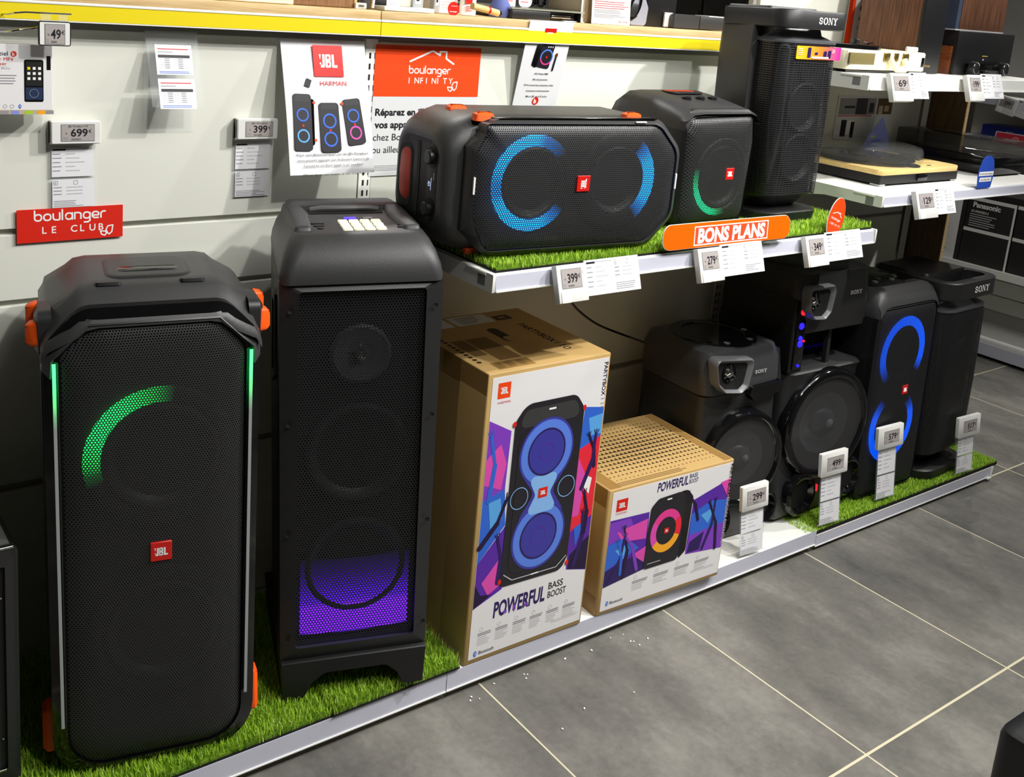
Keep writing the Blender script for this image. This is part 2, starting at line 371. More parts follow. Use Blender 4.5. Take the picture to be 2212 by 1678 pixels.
# ------------------------------------------------------------ lettering shapes
def jbl_mark(P, u, v, w, h, mat='white_print', l=3, rot90=False):
    """the '!JBL' word mark, centred on u, v"""
    tr = (lambda a, b: (u - b, v + a)) if rot90 else (lambda a, b: (u + a, v + b))
    T = w / 7.2; x = -w / 2; y0, y1 = -h / 2, h / 2
    q = lambda pts: P.poly([tr(a, b) for a, b in pts], mat, l)
    q([(x, y1), (x + T * .8, y1), (x + T * .45, y1 - h * .38), (x + T * .35, y1 - h * .38)])
    P.poly([tr(a, b) for a, b in circ(x + T * .5, y0 + h * .30, T * .36, n=12)], mat, l)
    def J(x): q([(x + T * .75, y1), (x + T * 1.65, y1), (x + T * 1.65, y0 + h * .12), (x + T * .75, y0 + h * .2)]); q([(x, y0), (x + T * 1.3, y0), (x + T * 1.65, y0 + h * .12), (x + T * 1.5, y0 + h * .2), (x, y0 + h * .2)])
    J(x + T * .55)
    bx = x + T * 2.45
    q([(bx, y0), (bx + T * .85, y0), (bx + T * .85, y1), (bx, y1)])
    for c in (y0 + h * .26, y1 - h * .25):
        oa = rrect(bx + T * .4, bx + T * 2.15, c - h * .26, c + h * .26, h * .14, 4); ob = rrect(bx + T * .85, bx + T * 1.4, c - h * .10, c + h * .10, h * .03, 4)
        P.band([tr(*p) for p in oa], [tr(*p) for p in ob], mat, l)
    lx = x + T * 4.95
    q([(lx, y0), (lx + T * .9, y0), (lx + T * .9, y1), (lx, y1)]); q([(lx, y0), (lx + T * 2.1, y0), (lx + T * 2.1, y0 + h * .2), (lx, y0 + h * .2)])
def jbl_badge(P, u, v, w, h, red='logo_red', l=1, rot90=False, lit=False):
    P.rect(u - w / 2, u + w / 2, v - h / 2, v + h / 2, red, l)
    a, b = (h, w) if rot90 else (w, h)
    jbl_mark(P, u, v, a * .62, b * .42, 'logo_lit' if lit else 'white_print', l + 2, rot90)
def sony_word(P, u, v, h, mat, l=2):
    """S O N Y in slab-serif capitals; u, v = lower left; returns width"""
    t = h * .20; th = h * .10
    def slab(x, y, w): P.rect(x, x + w, y, y + th, mat, l)
    x = u
    pts = [(x + h * .80, v + h * .72), (x + h * .62, v + h * .91), (x + h * .30, v + h * .91), (x + h * .14, v + h * .74), (x + h * .28, v + h * .56), (x + h * .66, v + h * .46), (x + h * .80, v + h * .28), (x + h * .64, v + h * .09), (x + h * .30, v + h * .09), (x + h * .08, v + h * .30)]
    P.stroke(pts, h * .17, mat, l, caps=True)
    x += h * 1.08
    P.band(circ(x + h * .52, v + h * .5, h * .54, h * .52, 28), circ(x + h * .52, v + h * .5, h * .29, h * .40, 28), mat, l)
    x += h * 1.16
    P.rect(x + h * .14, x + h * .24, v, v + h, mat, l); P.rect(x + h * .86, x + h * .96, v, v + h, mat, l)
    P.poly([(x + h * .10, v + h), (x + h * .38, v + h), (x + h * .96, v), (x + h * .80, v)], mat, l)
    slab(x, v, h * .38); slab(x, v + h - th, h * .3); slab(x + h * .74, v + h - th, h * .36)
    x += h * 1.14
    P.poly([(x + h * .12, v + h), (x + h * .38, v + h), (x + h * .64, v + h * .5), (x + h * .64, v), (x + h * .42, v), (x + h * .42, v + h * .45)], mat, l)
    P.poly([(x + h * .94, v + h), (x + h * .82, v + h), (x + h * .53, v + h * .5), (x + h * .6, v + h * .42)], mat, l)
    slab(x, v + h - th, h * .46); slab(x + h * .70, v + h - th, h * .36); slab(x + h * .28, v, h * .5)
    return x + h * 1.06 - u
def boulanger_word(P, u, v, w, mat, l=2, rot=0.0):
    """lower-case 'boulanger' in round strokes; u, v = left end of the baseline; x-height = w/8.6"""
    X = w / 9.35; H = X * 1.0; s = X * .20; x = 0.0; c, sn = math.cos(rot), math.sin(rot)
    def st(pts): P.stroke([(u + a * c - b * sn, v + a * sn + b * c) for a, b in pts], s, mat, l)
    def loop(x, w_=.82, h=H): return rpoly([(x, 0 + s / 2), (x + X * w_, s / 2), (x + X * w_, h - s / 2), (x, h - s / 2)], X * .34, 4)
    def ring(x): q = loop(x); st(q + [q[0]])
    ring(x); st([(x, H * .4), (x, H * 1.4)]); x += X * 1.12
    ring(x); x += X * 1.12
    st([(x, H - s / 2)] + rpoly([(x, H), (x, s / 2), (x + X * .8, s / 2), (x + X * .8, H)], [0, X * .34, X * .1, 0], 4)[6:18] + [(x + X * .8, H - s / 2)]); x += X * 1.12
    st([(x, s / 2), (x, H * 1.4)]); x += X * .42
    ring(x); st([(x + X * .82, s / 2), (x + X * .82, H - s / 2)]); x += X * 1.12
    st([(x, s / 2), (x, H - s / 2), (x + X * .5, H - s / 2), (x + X * .74, H * .8), (x + X * .78, H * .6), (x + X * .78, s / 2)]); x += X * 1.1
    ring(x); st([(x + X * .82, H * .8), (x + X * .82, -H * .2), (x + X * .6, -H * .4), (x + X * .1, -H * .4)]); x += X * 1.12
    q = loop(x); st([(x + X * .8, H * .45), (x + X * .05, H * .45)]); st([(x + X * .80, H * .45), (x + X * .8, H * .75), (x + X * .55, H - s / 2), (x + X * .25, H - s / 2), (x, H * .7), (x, H * .3), (x + X * .25, s / 2), (x + X * .75, s / 2)]); x += X * 1.1
    st([(x, s / 2), (x, H * .7), (x + X * .22, H - s / 2), (x + X * .55, H - s / 2)])
def leaf_mark(P, u, v, r, mat, w, l=2):
    P.stroke([(u - r, v), (u - r * .8, v - r * .55), (u - r * .3, v - r * .75), (u, v - r * .4), (u - r * .2, v - r * .05), (u - r, v)], w, mat, l)
    P.stroke([(u + r, v + r * .9), (u + r * .2, v + r * .8), (u - r * .1, v + r * .2), (u + r * .15, v - r * .35), (u + r * .4, v - r * .6), (u + r * .85, v - r * .2), (u + r, v + r * .9)], w, mat, l)
def house_mark(P, u, v, w, mat, t, l=2):
    P.stroke([(u - w / 2, v), (u, v + w * .21), (u + w * .17, v + w * .13), (u + w * .17, v + w * .20), (u + w * .32, v + w * .20), (u + w * .32, v + w * .07), (u + w / 2, v - w * .03)], t, mat, l)
def bt_mark(P, u, v, h, l=3):
    P.poly(circ(u, v, h * .3, h * .5, 20), 'blue_p', l)
    P.stroke([(u - h * .13, v - h * .16), (u + h * .12, v + h * .14), (u, v + h * .3), (u, v - h * .3), (u + h * .12, v - h * .14), (u - h * .13, v + h * .16)], h * .05, 'white_print', l + 1, caps=False)
# ------------------------------------------------------------ floor and room
def floor_mat():
    m = pmat('floor_tile', rgb(120, 118, 110), 0.42, spec=0.45); nt = m.node_tree; b = nt.nodes['Principled BSDF']; L = nt.links.new
    tc = nt.nodes.new('ShaderNodeTexCoord'); sx = nt.nodes.new('ShaderNodeSeparateXYZ'); L(tc.outputs['Object'], sx.inputs[0])
    px, py, g = 0.6, 0.6157, 0.0026
    ux = mth(nt, 'DIVIDE', mth(nt, 'SUBTRACT', sx.outputs['X'], 1.9426), px); uy = mth(nt, 'DIVIDE', mth(nt, 'SUBTRACT', sx.outputs['Y'], 1.0100), py)
    def dist(u, p): return mth(nt, 'MULTIPLY', mth(nt, 'ABSOLUTE', mth(nt, 'SUBTRACT', u, mth(nt, 'ROUND', u))), p)
    gm = mth(nt, 'MAXIMUM', mth(nt, 'LESS_THAN', dist(ux, px), g * 0.8), mth(nt, 'LESS_THAN', dist(uy, py), g * 1.15))
    cv = nt.nodes.new('ShaderNodeCombineXYZ'); L(mth(nt, 'FLOOR', ux), cv.inputs[0]); L(mth(nt, 'FLOOR', uy), cv.inputs[1])
    wn = nt.nodes.new('ShaderNodeTexWhiteNoise'); wn.noise_dimensions = '2D'; L(cv.outputs[0], wn.inputs['Vector'])
    ad = nt.nodes.new('ShaderNodeVectorMath'); ad.operation = 'MULTIPLY_ADD'; L(wn.outputs['Color'], ad.inputs[0]); ad.inputs[1].default_value = (9, 9, 9); L(tc.outputs['Object'], ad.inputs[2])
    def nz(sc, det, st):
        mp = nt.nodes.new('ShaderNodeMapping'); mp.inputs['Scale'].default_value = st; L(ad.outputs[0], mp.inputs[0])
        n = nt.nodes.new('ShaderNodeTexNoise'); n.inputs['Scale'].default_value = sc; n.inputs['Detail'].default_value = det; n.inputs['Roughness'].default_value = 0.62; L(mp.outputs[0], n.inputs['Vector']); return n.outputs['Fac']
    a = nz(2.6, 8, (1.6, 0.8, 1)); c = nz(60, 4, (1, 1, 1))
    f = mth(nt, 'ADD', mth(nt, 'MULTIPLY', a, 0.82), mth(nt, 'MULTIPLY', c, 0.18))
    f = mth(nt, 'ADD', f, mth(nt, 'MULTIPLY', mth(nt, 'SUBTRACT', wn.outputs['Value'], 0.5), 0.05))
    cr = nt.nodes.new('ShaderNodeValToRGB'); L(f, cr.inputs[0]); e = cr.color_ramp.elements
    e[0].position = 0.30; e[0].color = rgb(76, 76, 72); e[1].position = 0.72; e[1].color = rgb(148, 145, 137)
    k = cr.color_ramp.elements.new(0.5); k.color = rgb(111, 109, 103)
    mx = nt.nodes.new('ShaderNodeMix'); mx.data_type = 'RGBA'; L(gm, mx.inputs['Factor']); L(cr.outputs[0], mx.inputs['A']); mx.inputs['B'].default_value = rgb(214, 206, 176)
    L(mx.outputs['Result'], b.inputs['Base Color'])
    rr = mth(nt, 'ADD', mth(nt, 'MULTIPLY', a, 0.25), 0.36); L(rr, b.inputs['Roughness'])
floor_mat()
o = MB().box(-3.5, 9.0, -3.0, 7.5, -0.06, 0.0, 'floor_tile').build('floor', smooth=0); struct(o)
pmat('room_wall', rgb(176, 176, 172), 0.7); pmat('room_ceiling', rgb(120, 120, 118), 0.8)
struct(MB().box(-3.5, 9.0, -3.0, 7.5, 3.3, 3.36, 'room_ceiling').build('ceiling', smooth=0))
struct(MB().box(-3.5, 9.0, 7.5, 7.6, 0, 3.3, 'room_wall').build('wall_back', smooth=0))
struct(MB().box(-3.5, 9.0, -3.1, -3.0, 0, 3.3, 'room_wall').build('wall_front', smooth=0))
struct(MB().box(-3.6, -3.5, -3.0, 7.5, 0, 3.3, 'room_wall').build('wall_left', smooth=0))
struct(MB().box(9.0, 9.1, -3.0, 7.5, 0, 3.3, 'room_wall').build('wall_right', smooth=0))
# ------------------------------------------------------------ gondola bays
YW = 2.1
def bay(x0, x1, panels, label, deck_top, post_right, top):
    t = thing('gondola_bay', label, 'shop shelving', ((x0 + x1) / 2, YW, 0)); ox, oy = (x0 + x1) / 2, YW
    X = lambda x: x - ox
    for z0, z1 in panels:
        p = MB(); p.ext(rrect(X(x0 + .018), X(x1 - .018), z0, z1, .002, 2), 'y', [(0, .0012), (.0012, 0), (.0125, 0)], 'white_panel'); p.build('back_panel', t)
    MB().box(X(x0), X(x1), .0125, .03, .03, top, 'grey_rail').build('backing', t)
    d = MB(); d.box(X(x0), X(x1), 1.6125 - oy, .017, deck_top - .02, deck_top, 'white_edge', .002); d.build('base_deck', t)
    MB().box(X(x0), X(x1), 1.66 - oy, 1.68 - oy, 0, deck_top - .02, 'dark_slot').build('kick_board', t)
    s = MB()
    if deck_top > .06:
        s.ext([(1.611 - oy, .0225), (1.6125 - oy, .0225), (1.6125 - oy, .0675), (1.611 - oy, .0675)], 'x', [(X(x0), 0), (X(x1) - .002, 0)], 'clear_strip')
        s.box(X(x0), X(x1) - .002, 1.6085 - oy, 1.6125 - oy, .0205, .0235, 'white_edge')
    else:
        s.box(X(x0), X(x1), 1.611 - oy, 1.6125 - oy, .016, .050, 'clear_strip'); s.box(X(x0), X(x1), 1.6095 - oy, 1.6125 - oy, .0135, .0165, 'white_edge')
        s.box(X(x0), X(x1), 1.6105 - oy, 1.6125 - oy, .049, .0525, 'white_edge')
    s.build('price_rail', t, 0)
    if deck_top < .06:
        e = MB(); e.box(X(x1) - .004, X(x1), 1.606 - oy, 1.66 - oy, .012, .055, 'white_edge', .001); e.box(X(x1) - .03, X(x1) - .004, 1.604 - oy, 1.608 - oy, .012, .016, 'white_edge'); e.build('rail_end_cap', t)
    if post_right:
        p = MB(); p.box(X(x1 - .016), X(x1 + .016), -.002, .02, .06, top - .012, 'white_metal', .001)
        p.build('upright_post', t)
        q = MB(); n = int((min(top, 1.43) - .12) / .025)
        for k in range(n):
            z = .1 + k * .025
            q.box(X(x1 - .0065), X(x1 - .0015), -.0026, -.0018, z, z + .0135, 'dark_slot'); q.box(X(x1 + .0075), X(x1 + .0105), -.0026, -.0018, z, z + .0135, 'dark_slot')
        q.build('slot_row', t, 0)
    return t
bayA = bay(-.40, 1.243, [(1.0234, 1.4134), (.878, 1.0115), (.484, .8655), (.075, .4655)], 'white shelving bay at the left with grey grooves between its panels', .068, True, 1.432)
bayB = bay(1.243, 2.577, [(1.0234, 1.4134), (.4836, 1.0115), (.075, .4655)], 'white shelving bay in the middle, behind the printed cartons', .068, True, 1.432)
bayC = bay(2.577, 3.585, [(1.42, 1.95), (.872, 1.408), (.4836, .86), (.07, .4655)], 'taller white shelving bay at the right, holding the record players', .0535, False, 1.96)
# yellow price rail and oak worktops on top
for x0, x1, lb in ((-.4, 1.2355, 'oak worktop plank over the left bay'), (1.2375, 2.577, 'oak worktop plank over the middle bay')):
    t = thing('worktop', lb + ' with a yellow front rail', 'worktop', ((x0 + x1) / 2, 2.055, 1.43)); w = (x1 - x0) / 2
    MB().box(-w, w, 0, .70, .0369, .0558, 'oak', .0012).build('plank', t)
    r = MB(); r.box(-w, w, -.002, .004, .0022, .0305, 'yellow'); r.build('yellow_rail', t, 0)
    r = MB(); r.box(-w, w, -.002, .62, .0312, .0366, 'white_edge', .0008); r.box(-w, w, -.0015, .045, -.0005, .002, 'white_edge'); r.box(-w, w, .004, .055, .002, .031, 'grey_rail'); r.build('rail_lip', t)
MB_ = MB().box(-.4, 2.577, 2.135, 2.72, .03, 1.466, 'white_panel').build('gondola_core', smooth=0); tag(MB_, 'white rear half of the shelving carcass carrying the oak worktops', 'shop shelving')
# ------------------------------------------------------------ hanging shelves
def shelf(x0, x1, yf, zt, h, label, mat_rail='clear_strip', depth_back=2.098):
    t = thing('display_shelf', label, 'shelf', ((x0 + x1) / 2, yf, zt)); w = (x1 - x0) / 2; D = depth_back - yf
    MB().box(-w + .003, w - .003, .003, D, -.028, 0, 'white_edge', .001).build('shelf_board', t)
    r = MB()
    r.ext([(-.003, -.004), (.003, -.002), (.003, -h + .004), (-.006, -h + .002)], 'x', [(-w + .006, 0), (w - .006, 0)], mat_rail)
    r.box(-w + .006, w - .006, -.009, .003, -h, -h + .003, 'white_edge')
    r.build('price_rail', t, 0)
    for s in (-1, 1):
        b = MB(); xx = s * w
        b.ext(rpoly([(-.006, -h - .001), (D * .35, -h - .001), (D, -h - .05), (D, 0), (-.006, 0)], .002, 2), 'x', [(xx - .0035, 0), (xx + .0035, 0)], 'white_metal')
        xo = xx + s * .0037
        b.box(min(xo, xx), max(xo, xx), .02, .045, -.030, -.008, 'strip_grey'); b.box(min(xo, xx) - .0012, max(xo, xx) + .0012, .018, .085, -.007, -.001, 'white_edge', .0005)
        b.build('end_bracket', t)
    return t
shB = shelf(1.252, 2.572, 1.586, .9945, .0375, 'white hanging shelf covered in artificial grass')
shC = shelf(2.588, 3.58, 1.592, 1.0845, .030, 'white hanging shelf carrying the bamboo record player')
shD = shelf(2.588, 3.58, 1.692, 1.4045, .040, 'upper white hanging shelf carrying the cream record player', 'white_edge')
# wooden end panel of the right bay
pn = MB(); pn.box(-.008, .008, 0, .165, .05, 1.395, 'dark_oak', 0); pn.box(-.0085, .0085, -.003, 0, .05, 1.395, 'oak')
o = pn.build('wooden_board', smooth=0); o.location = (3.602, 1.945, 0); tag(o, 'brown wooden side board beside the white wall, pale front edge', 'wooden board')
o = MB().box(-.004, .004, 0, .018, .05, 1.395, 'white_edge').build('corner_strip', smooth=0); o.location = (3.578, 2.076, 0); tag(o, 'narrow white upright strip along the wooden end panel', 'trim')
# ------------------------------------------------------------ artificial grass
noise_mat('turf_dark', rgb(84, 122, 24), rgb(112, 146, 34), 40, 0.55)
pmat('turf_a', rgb(170, 210, 56), 0.5); pmat('turf_b', rgb(182, 214, 74), 0.45); pmat('turf_c', rgb(206, 224, 130), 0.45); pmat('turf_d', rgb(140, 184, 40), 0.55)
def turf(name, label, x0, x1, y0, y1, z, h, n, bw, th=.004, lean=.55, holes=(), mats=('turf_d', 'turf_a', 'turf_b', 'turf_c'), pw=(.3, .38, .24, .08)):
    t = thing('turf_mat', label, 'artificial grass', ((x0 + x1) / 2, (y0 + y1) / 2, z), 0, 'artificial grass mats')
    cx, cy = (x0 + x1) / 2, (y0 + y1) / 2
    MB().box(x0 - cx, x1 - cx, y0 - cy, y1 - cy, 0, th, 'inner_black').build('backing', t, 0)
    MB().box(x0 - cx + .002, x1 - cx - .002, y0 - cy + .002, y1 - cy - .002, th, th + h * .22, 'turf_dark').build('thatch', t, 0)
    px = RNG.uniform(x0 - cx, x1 - cx, n); py = RNG.uniform(y0 - cy, y1 - cy, n)
    keep = np.ones(n, bool)
    for a, b, c, d in holes: keep &= ~((px + cx > a) & (px + cx < b) & (py + cy > c) & (py + cy < d))
    px, py = px[keep], py[keep]; n = len(px)
    an = RNG.uniform(0, 2 * PI, n); hh = h * RNG.uniform(.65, 1.1, n); ln = hh * RNG.uniform(.1, lean, n); w = bw * RNG.uniform(.7, 1.2, n)
    da = an + RNG.uniform(-.6, .6, n) + PI / 2
    c, s = np.cos(an), np.sin(an); lx, ly = np.cos(da) * ln, np.sin(da) * ln
    V = np.zeros((n, 5, 3))
    V[:, 0] = np.stack([px - c * w / 2, py - s * w / 2, np.full(n, th)], 1); V[:, 1] = np.stack([px + c * w / 2, py + s * w / 2, np.full(n, th)], 1)
    V[:, 2] = np.stack([px + c * w / 2 + lx * .35, py + s * w / 2 + ly * .35, th + hh * .62], 1); V[:, 3] = np.stack([px - c * w / 2 + lx * .35, py - s * w / 2 + ly * .35, th + hh * .62], 1)
    V[:, 4] = np.stack([px + lx, py + ly, th + hh], 1)
    me = bpy.data.meshes.new('grass_pile'); me.vertices.add(n * 5); me.vertices.foreach_set('co', V.reshape(-1))
    base = (np.arange(n) * 5)[:, None]; L = np.concatenate([base + np.array([[0, 1, 2, 3]]), base + np.array([[3, 2, 4]])], 1).reshape(-1)
    me.loops.add(n * 7); me.loops.foreach_set('vertex_index', L.astype(np.int32))
    st = np.stack([np.arange(n) * 7, np.arange(n) * 7 + 4], 1).reshape(-1)
    me.polygons.add(n * 2); me.polygons.foreach_set('loop_start', st.astype(np.int32))
    for m in mats: me.materials.append(MATS[m])
    me.polygons.foreach_set('material_index', np.repeat(RNG.choice(4, n, p=list(pw)), 2).astype(np.int32)); me.update(calc_edges=True); me.validate()
    o = bpy.data.objects.new('grass_pile', me); COL.objects.link(o); o.parent = t; o['kind'] = 'stuff'
    return t
turf('turf_mat', 'artificial grass mat under the two tall left speakers, long shaggy blades', -.02, .985, 1.612, 2.085, .0685, .026, 46000, .0016)
turf('turf_mat', 'short piece of artificial grass laid under the right foot of the speaker with light pads', .955, 1.272, 1.606, 2.06, .0725, .028, 17000, .0017)
turf('turf_mat', 'artificial grass mat on the hanging shelf under the lying speaker', 1.262, 2.562, 1.590, 2.088, .9955, .018, 60000, .0015, holes=((1.5, 2.5, 1.75, 2.1),))
turf('turf_mat', 'low artificial grass mat under the speakers at the right end of the base', 2.532, 3.615, 1.6115, 2.085, .0685 - .0145, .0125, 56000, .0016, .010, .8, holes=((2.85, 3.4, 1.75, 2.1),))
# ------------------------------------------------------------ crumbs on the tiles
c0 = None
for k, (x, y) in enumerate([(1.371, 1.600), (1.298, 1.589), (1.289, 1.58), (1.311, 1.575), (1.733, 1.596), (1.771, 1.59), (1.768, 1.56), (1.775, 1.556), (1.777, 1.538), (1.815, 1.547), (1.655, 1.581), (1.576, 1.588), (1.453, 1.592), (1.448, 1.578), (1.637, 1.415), (1.498, 1.4315), (1.411, 1.406), (1.46, 1.588)]):
    r = .0016 + .0011 * random.random()
    m = MB().lathe([(0, 0), (r * .8, r * .2), (r, r * .8), (r * .6, r * 1.4), (0, r * 1.6)], (0, 0, 0), 'z', 'white_print', 7); o = m.build('crumb'); o.location = (x, y, 0); o.rotation_euler = (0, 0, random.random() * 6); o.scale = (1, 1.5, 1)
    tag(o, 'tiny white foam crumb lying on the grey floor tiles', 'crumb', 'foam crumbs on the floor')
# ------------------------------------------------------------ loudspeakers
def badge(parent, u, v, w, h, y=-.004, rot90=False, lit=False):
    b = MB(); b.ext(rrect(u - w / 2, u + w / 2, v - h / 2, v + h / 2, .001, 2), 'y', [(y, .0008), (y + .0008, 0), (y + .006, 0)], 'logo_red'); o = b.build('badge', parent)
    p = Print((0, y, 0)); jbl_mark(p, u, v, (h if rot90 else w) * .64, (w if rot90 else h) * .42, 'logo_lit' if lit else 'white_print', 1, rot90); p.build('badge_lettering', o)
def woofer(parent, cx, cz, r, y, mat='cone', name='woofer', cap='cone_mid'):
    w = MB(); w.lathe([(r * 1.08, 0), (r * 1.08, -.004), (r, -.007), (r * .93, -.004), (r * .88, 0), (r * .4, .035)], (cx, y, cz), 'y', mat, 40)
    w.lathe([(r * .4, .035), (r * .36, .020), (r * .2, .010), (0, .006)], (cx, y, cz), 'y', cap, 32); return w.build(name, parent)
def glow_ring(parent, cx, cz, r0, r1, y, fn, mat, name='light_ring', n=72, sz=1.0):
    g = MB(); R = []
    for r, dy in ((r0, .004), (r0 + (r1 - r0) * .25, 0), (r1 - (r1 - r0) * .25, 0), (r1, .004)): R.append([(cx + r * math.cos(2 * PI * i / n), y + dy, cz + sz * r * math.sin(2 * PI * i / n)) for i in range(n)])
    g.rings(R, mat, False, False); o = g.build(name, parent); set_glow(o, lambda x, yy, z: fn(math.degrees(math.atan2((z - cz) / sz, x - cx)) % 360)); return o
def ramp(v, pts):
    for (a, p), (b, q) in zip(pts, pts[1:]):
        if a <= v <= b: return p + (q - p) * (v - a) / (b - a)
    return pts[0][1] if v < pts[0][0] else pts[-1][1]

# --- tall rounded speaker with orange corner feet (left front)
t = thing('party_speaker', 'tall black party speaker with orange corner bumpers and one green light arc', 'speaker', (.603, 1.655, .0785), (0, -.0174, math.radians(-13)), 'tall party speakers')
O = rpoly([(-.181, .0), (.181, .0), (.181, .845), (.122, .905), (-.122, .905), (-.181, .845)], [.085, .085, .05, .05, .05, .05], 8)
G = rpoly([(-.156, .024), (.156, .024), (.156, .825), (.105, .878), (-.105, .878), (-.156, .825)], [.07, .07, .04, .05, .05, .04], 8)
b = MB(); b.ext(O, 'y', [(.030, .004), (.034, 0), (.30, 0), (.33, .006), (.345, .02)], 'plastic')
b.build('cabinet', t)
b = MB(); b.frame(O, G, 'y', -.001, .03, 'gloss_black', ta=.010); b.build('bezel', t)
gr = MB(); R = [[(a, y, z) for a, z in shrink(G, d)] for y, d in ((.006, 0), (.001, .006), (-.006, .028), (-.010, .06))]; gr.rings(R, 'grille_fine', False, True); gr.build('grille', t)
MB().ext(inset(G, .004), 'y', [(.024, 0), (.029, 0)], 'inner_black').build('baffle', t, 0)
glow_ring(t, .012, .618, .104, .134, .014, lambda a: ramp(a, [(0, 0), (82, 0), (105, .35), (125, 1), (158, 1), (172, .5), (190, .05), (200, 0), (360, 0)]), 'glow_green')
glow_ring(t, .012, .27, .104, .134, .014, lambda a: 0, 'glow_green')
for zc in (.618, .27): woofer(t, .012, zc, .095, .020)
for s in (-1, 1):
    g = MB(); x = s * .1635; n = 30
    g.rings([[(x - .0028, -.0015, z), (x + .0028, -.0015, z), (x + .0028, -.0045, z), (x - .0028, -.0045, z)] for z in [.118 + (.815 - .118) * i / n for i in range(n + 1)]], 'strip_glow')
    o = g.build('light_strip', t, 0); set_glow(o, lambda x, y, z: ramp(z, [(.70, 0), (.735, .15), (.775, .9), (.815, 1)]))
# sloping rubber cap over the front and the top
c = MB()
prof = [(-.004, .874), (-.002, .884), (.014, .893), (.035, .907), (.05, .921), (.062, .928), (.09, .931), (.22, .931), (.27, .926), (.33, .90)]
wid = [.104, .112, .118, .122, .121, .117, .112, .112, .114, .12]
R = []
for (y, z), w in zip(prof, wid):
    R.append([(-.1835, y + .004, min(z - .058, .845)), (-.172, y, z - .038), (-w - .022, y, z - .016), (-w - .008, y, z - .004), (-w + .012, y, z), (w - .012, y, z), (w + .008, y, z - .004), (w + .022, y, z - .016), (.172, y, z - .038), (.1835, y + .004, min(z - .058, .845))])
c.rings(R, 'plastic_mid', False, False, closed=False)
# cap skirt along the grille's upper edge
c.rings([[(x, y, z) for x, z in [(-.182, .80), (-.181, .83), (-.160, .848), (-.112, .893), (.112, .893), (.160, .848), (.181, .83), (.182, .80)]] for y in (.0095,)] + [[(x, -.005, z) for x, z in [(-.170, .79), (-.168, .822), (-.150, .838), (-.108, .879), (.108, .879), (.150, .838), (.168, .822), (.170, .79)]]] + [[(x, .004, z) for x, z in [(-.165, .79), (-.162, .822), (-.146, .834), (-.105, .8745), (.105, .8745), (.146, .834), (.162, .822), (.165, .79)]]], 'plastic_mid', False, False, closed=False)
c.build('top_cap', t, 50)
p = MB(); p.ext(rrect(-.075, .075, .085, .225, .03, 6), 'z', [(.9305, 0), (.9335, .004), (.9345, .012)], 'plastic'); p.build('control_panel', t)
p = MB(); p.ext(rrect(-.052, .052, .118, .15, .012, 5), 'z', [(.9345, 0), (.9352, .001)], 'gloss_black'); p.build('touch_panel', t)
for x in (-.072, .07):
    MB().ext(rrect(x - .022, x + .022, .058, .074, .006, 4), 'z', [(.928, 0), (.9335, .002)], 'plastic_dark').build('button', t)
for s in (-1, 1):
    k = MB(); k.ext(rpoly([(.03, .815), (.12, .815), (.12, .895), (.03, .895)], .02, 5), 'x', [(s * .165, 0), (s * .186, .002), (s * .192, .012)], 'plastic'); kk = k.build('bumper_mount', t)
    k = MB(); k.ext(rpoly([(.032, .832), (.068, .832), (.062, .878), (.036, .878)], .008, 4), 'x', [(s * .186, 0), (s * .199, .003), (s * .206, .011)], 'orange'); k.build('orange_bumper', kk)
    k = MB(); k.ext(rpoly([(.088, .852), (.118, .852), (.118, .893), (.088, .893)], .007, 4), 'x', [(s * .186, 0), (s * .199, .003), (s * .205, .010)], 'orange'); k.build('orange_bumper', kk)
    k = MB(); k.ext(rpoly([(.03, .045), (.09, .045), (.085, .125), (.045, .125)], .006, 3), 'x', [(s * .172, 0), (s * .190, .0), (s * .198, .008)], 'orange'); k.build('orange_foot', t)
    h = MB(); h.ext(rpoly([(.06, .20), (.30, .20), (.30, .78), (.06, .78)], .02, 4), 'x', [(s * .179, 0), (s * .1835, .002), (s * .184, .006)], 'plastic_dark')
    h.build('side_panel', t)
badge(t, .007, .449, .037, .037, -.0125)

# --- tower speaker with light pads on top (second from left)
t = thing('party_speaker', 'tallest black speaker with lit cream pads on top and a purple glow below', 'speaker', (1.0164, 1.6342, .092), (0, -.034, math.radians(-19.5)), 'tall party speakers')
def plan(w, y0, y1, r, wb=None):
    wb = wb or w; return rpoly([(-w, y0), (w, y0), (wb, y1), (-wb, y1)], [r, r, .03, .03], 6)
b = MB(); L = [(.085, .155, .03, .35, .137), (.45, .158, .03, .35, .14), (.895, .1605, .03, .35, .143)]
b.rings([[(x, y, z) for x, y in plan(w, y0, y1, .002, wb)] for z, w, y0, y1, wb in L], 'plastic'); b.build('cabinet', t)
F = [(-.153, .085), (.153, .085), (.1605, .9), (-.1605, .9)]; F = rpoly(F, .001, 4); Wn = rpoly([(-.124, .119), (.124, .119), (.1245, .882), (-.1235, .882)], .008, 4)
b = MB(); b.frame(F, Wn, 'y', 0, .031, 'plastic', ta=.012); b.build('front_frame', t)
b = MB(); sec = [(.895, .1605, .0, .36, .02), (.905, .161, .0, .36, .022), (.925, .158, .004, .358, .025), (.948, .151, .015, .35, .03), (.966, .142, .031, .34, .032), (.978, .133, .048, .335, .032), (.982, .128, .056, .33, .03)]
b.rings([[(x, y, z) for x, y in plan(w, y0, y1, r, w - .018)] for z, w, y0, y1, r in sec], 'plastic_mid'); 
b.build('head', t, 50)
b = MB()
for s in (-1, 1): b.ext(rpoly([(s * .128, .07), (s * .088, .07), (s * .08, .2), (s * .088, .30), (s * .128, .30)], .012, 4), 'z', [(.975, 0), (.988, .004), (.991, .011)], 'plastic_mid')
b.ext(rpoly([(-.125, .255), (.125, .255), (.118, .325), (-.118, .325)], .015, 4), 'z', [(.975, 0), (.990, .004), (.994, .014)], 'plastic_mid'); b.build('top_rim', t, 50)
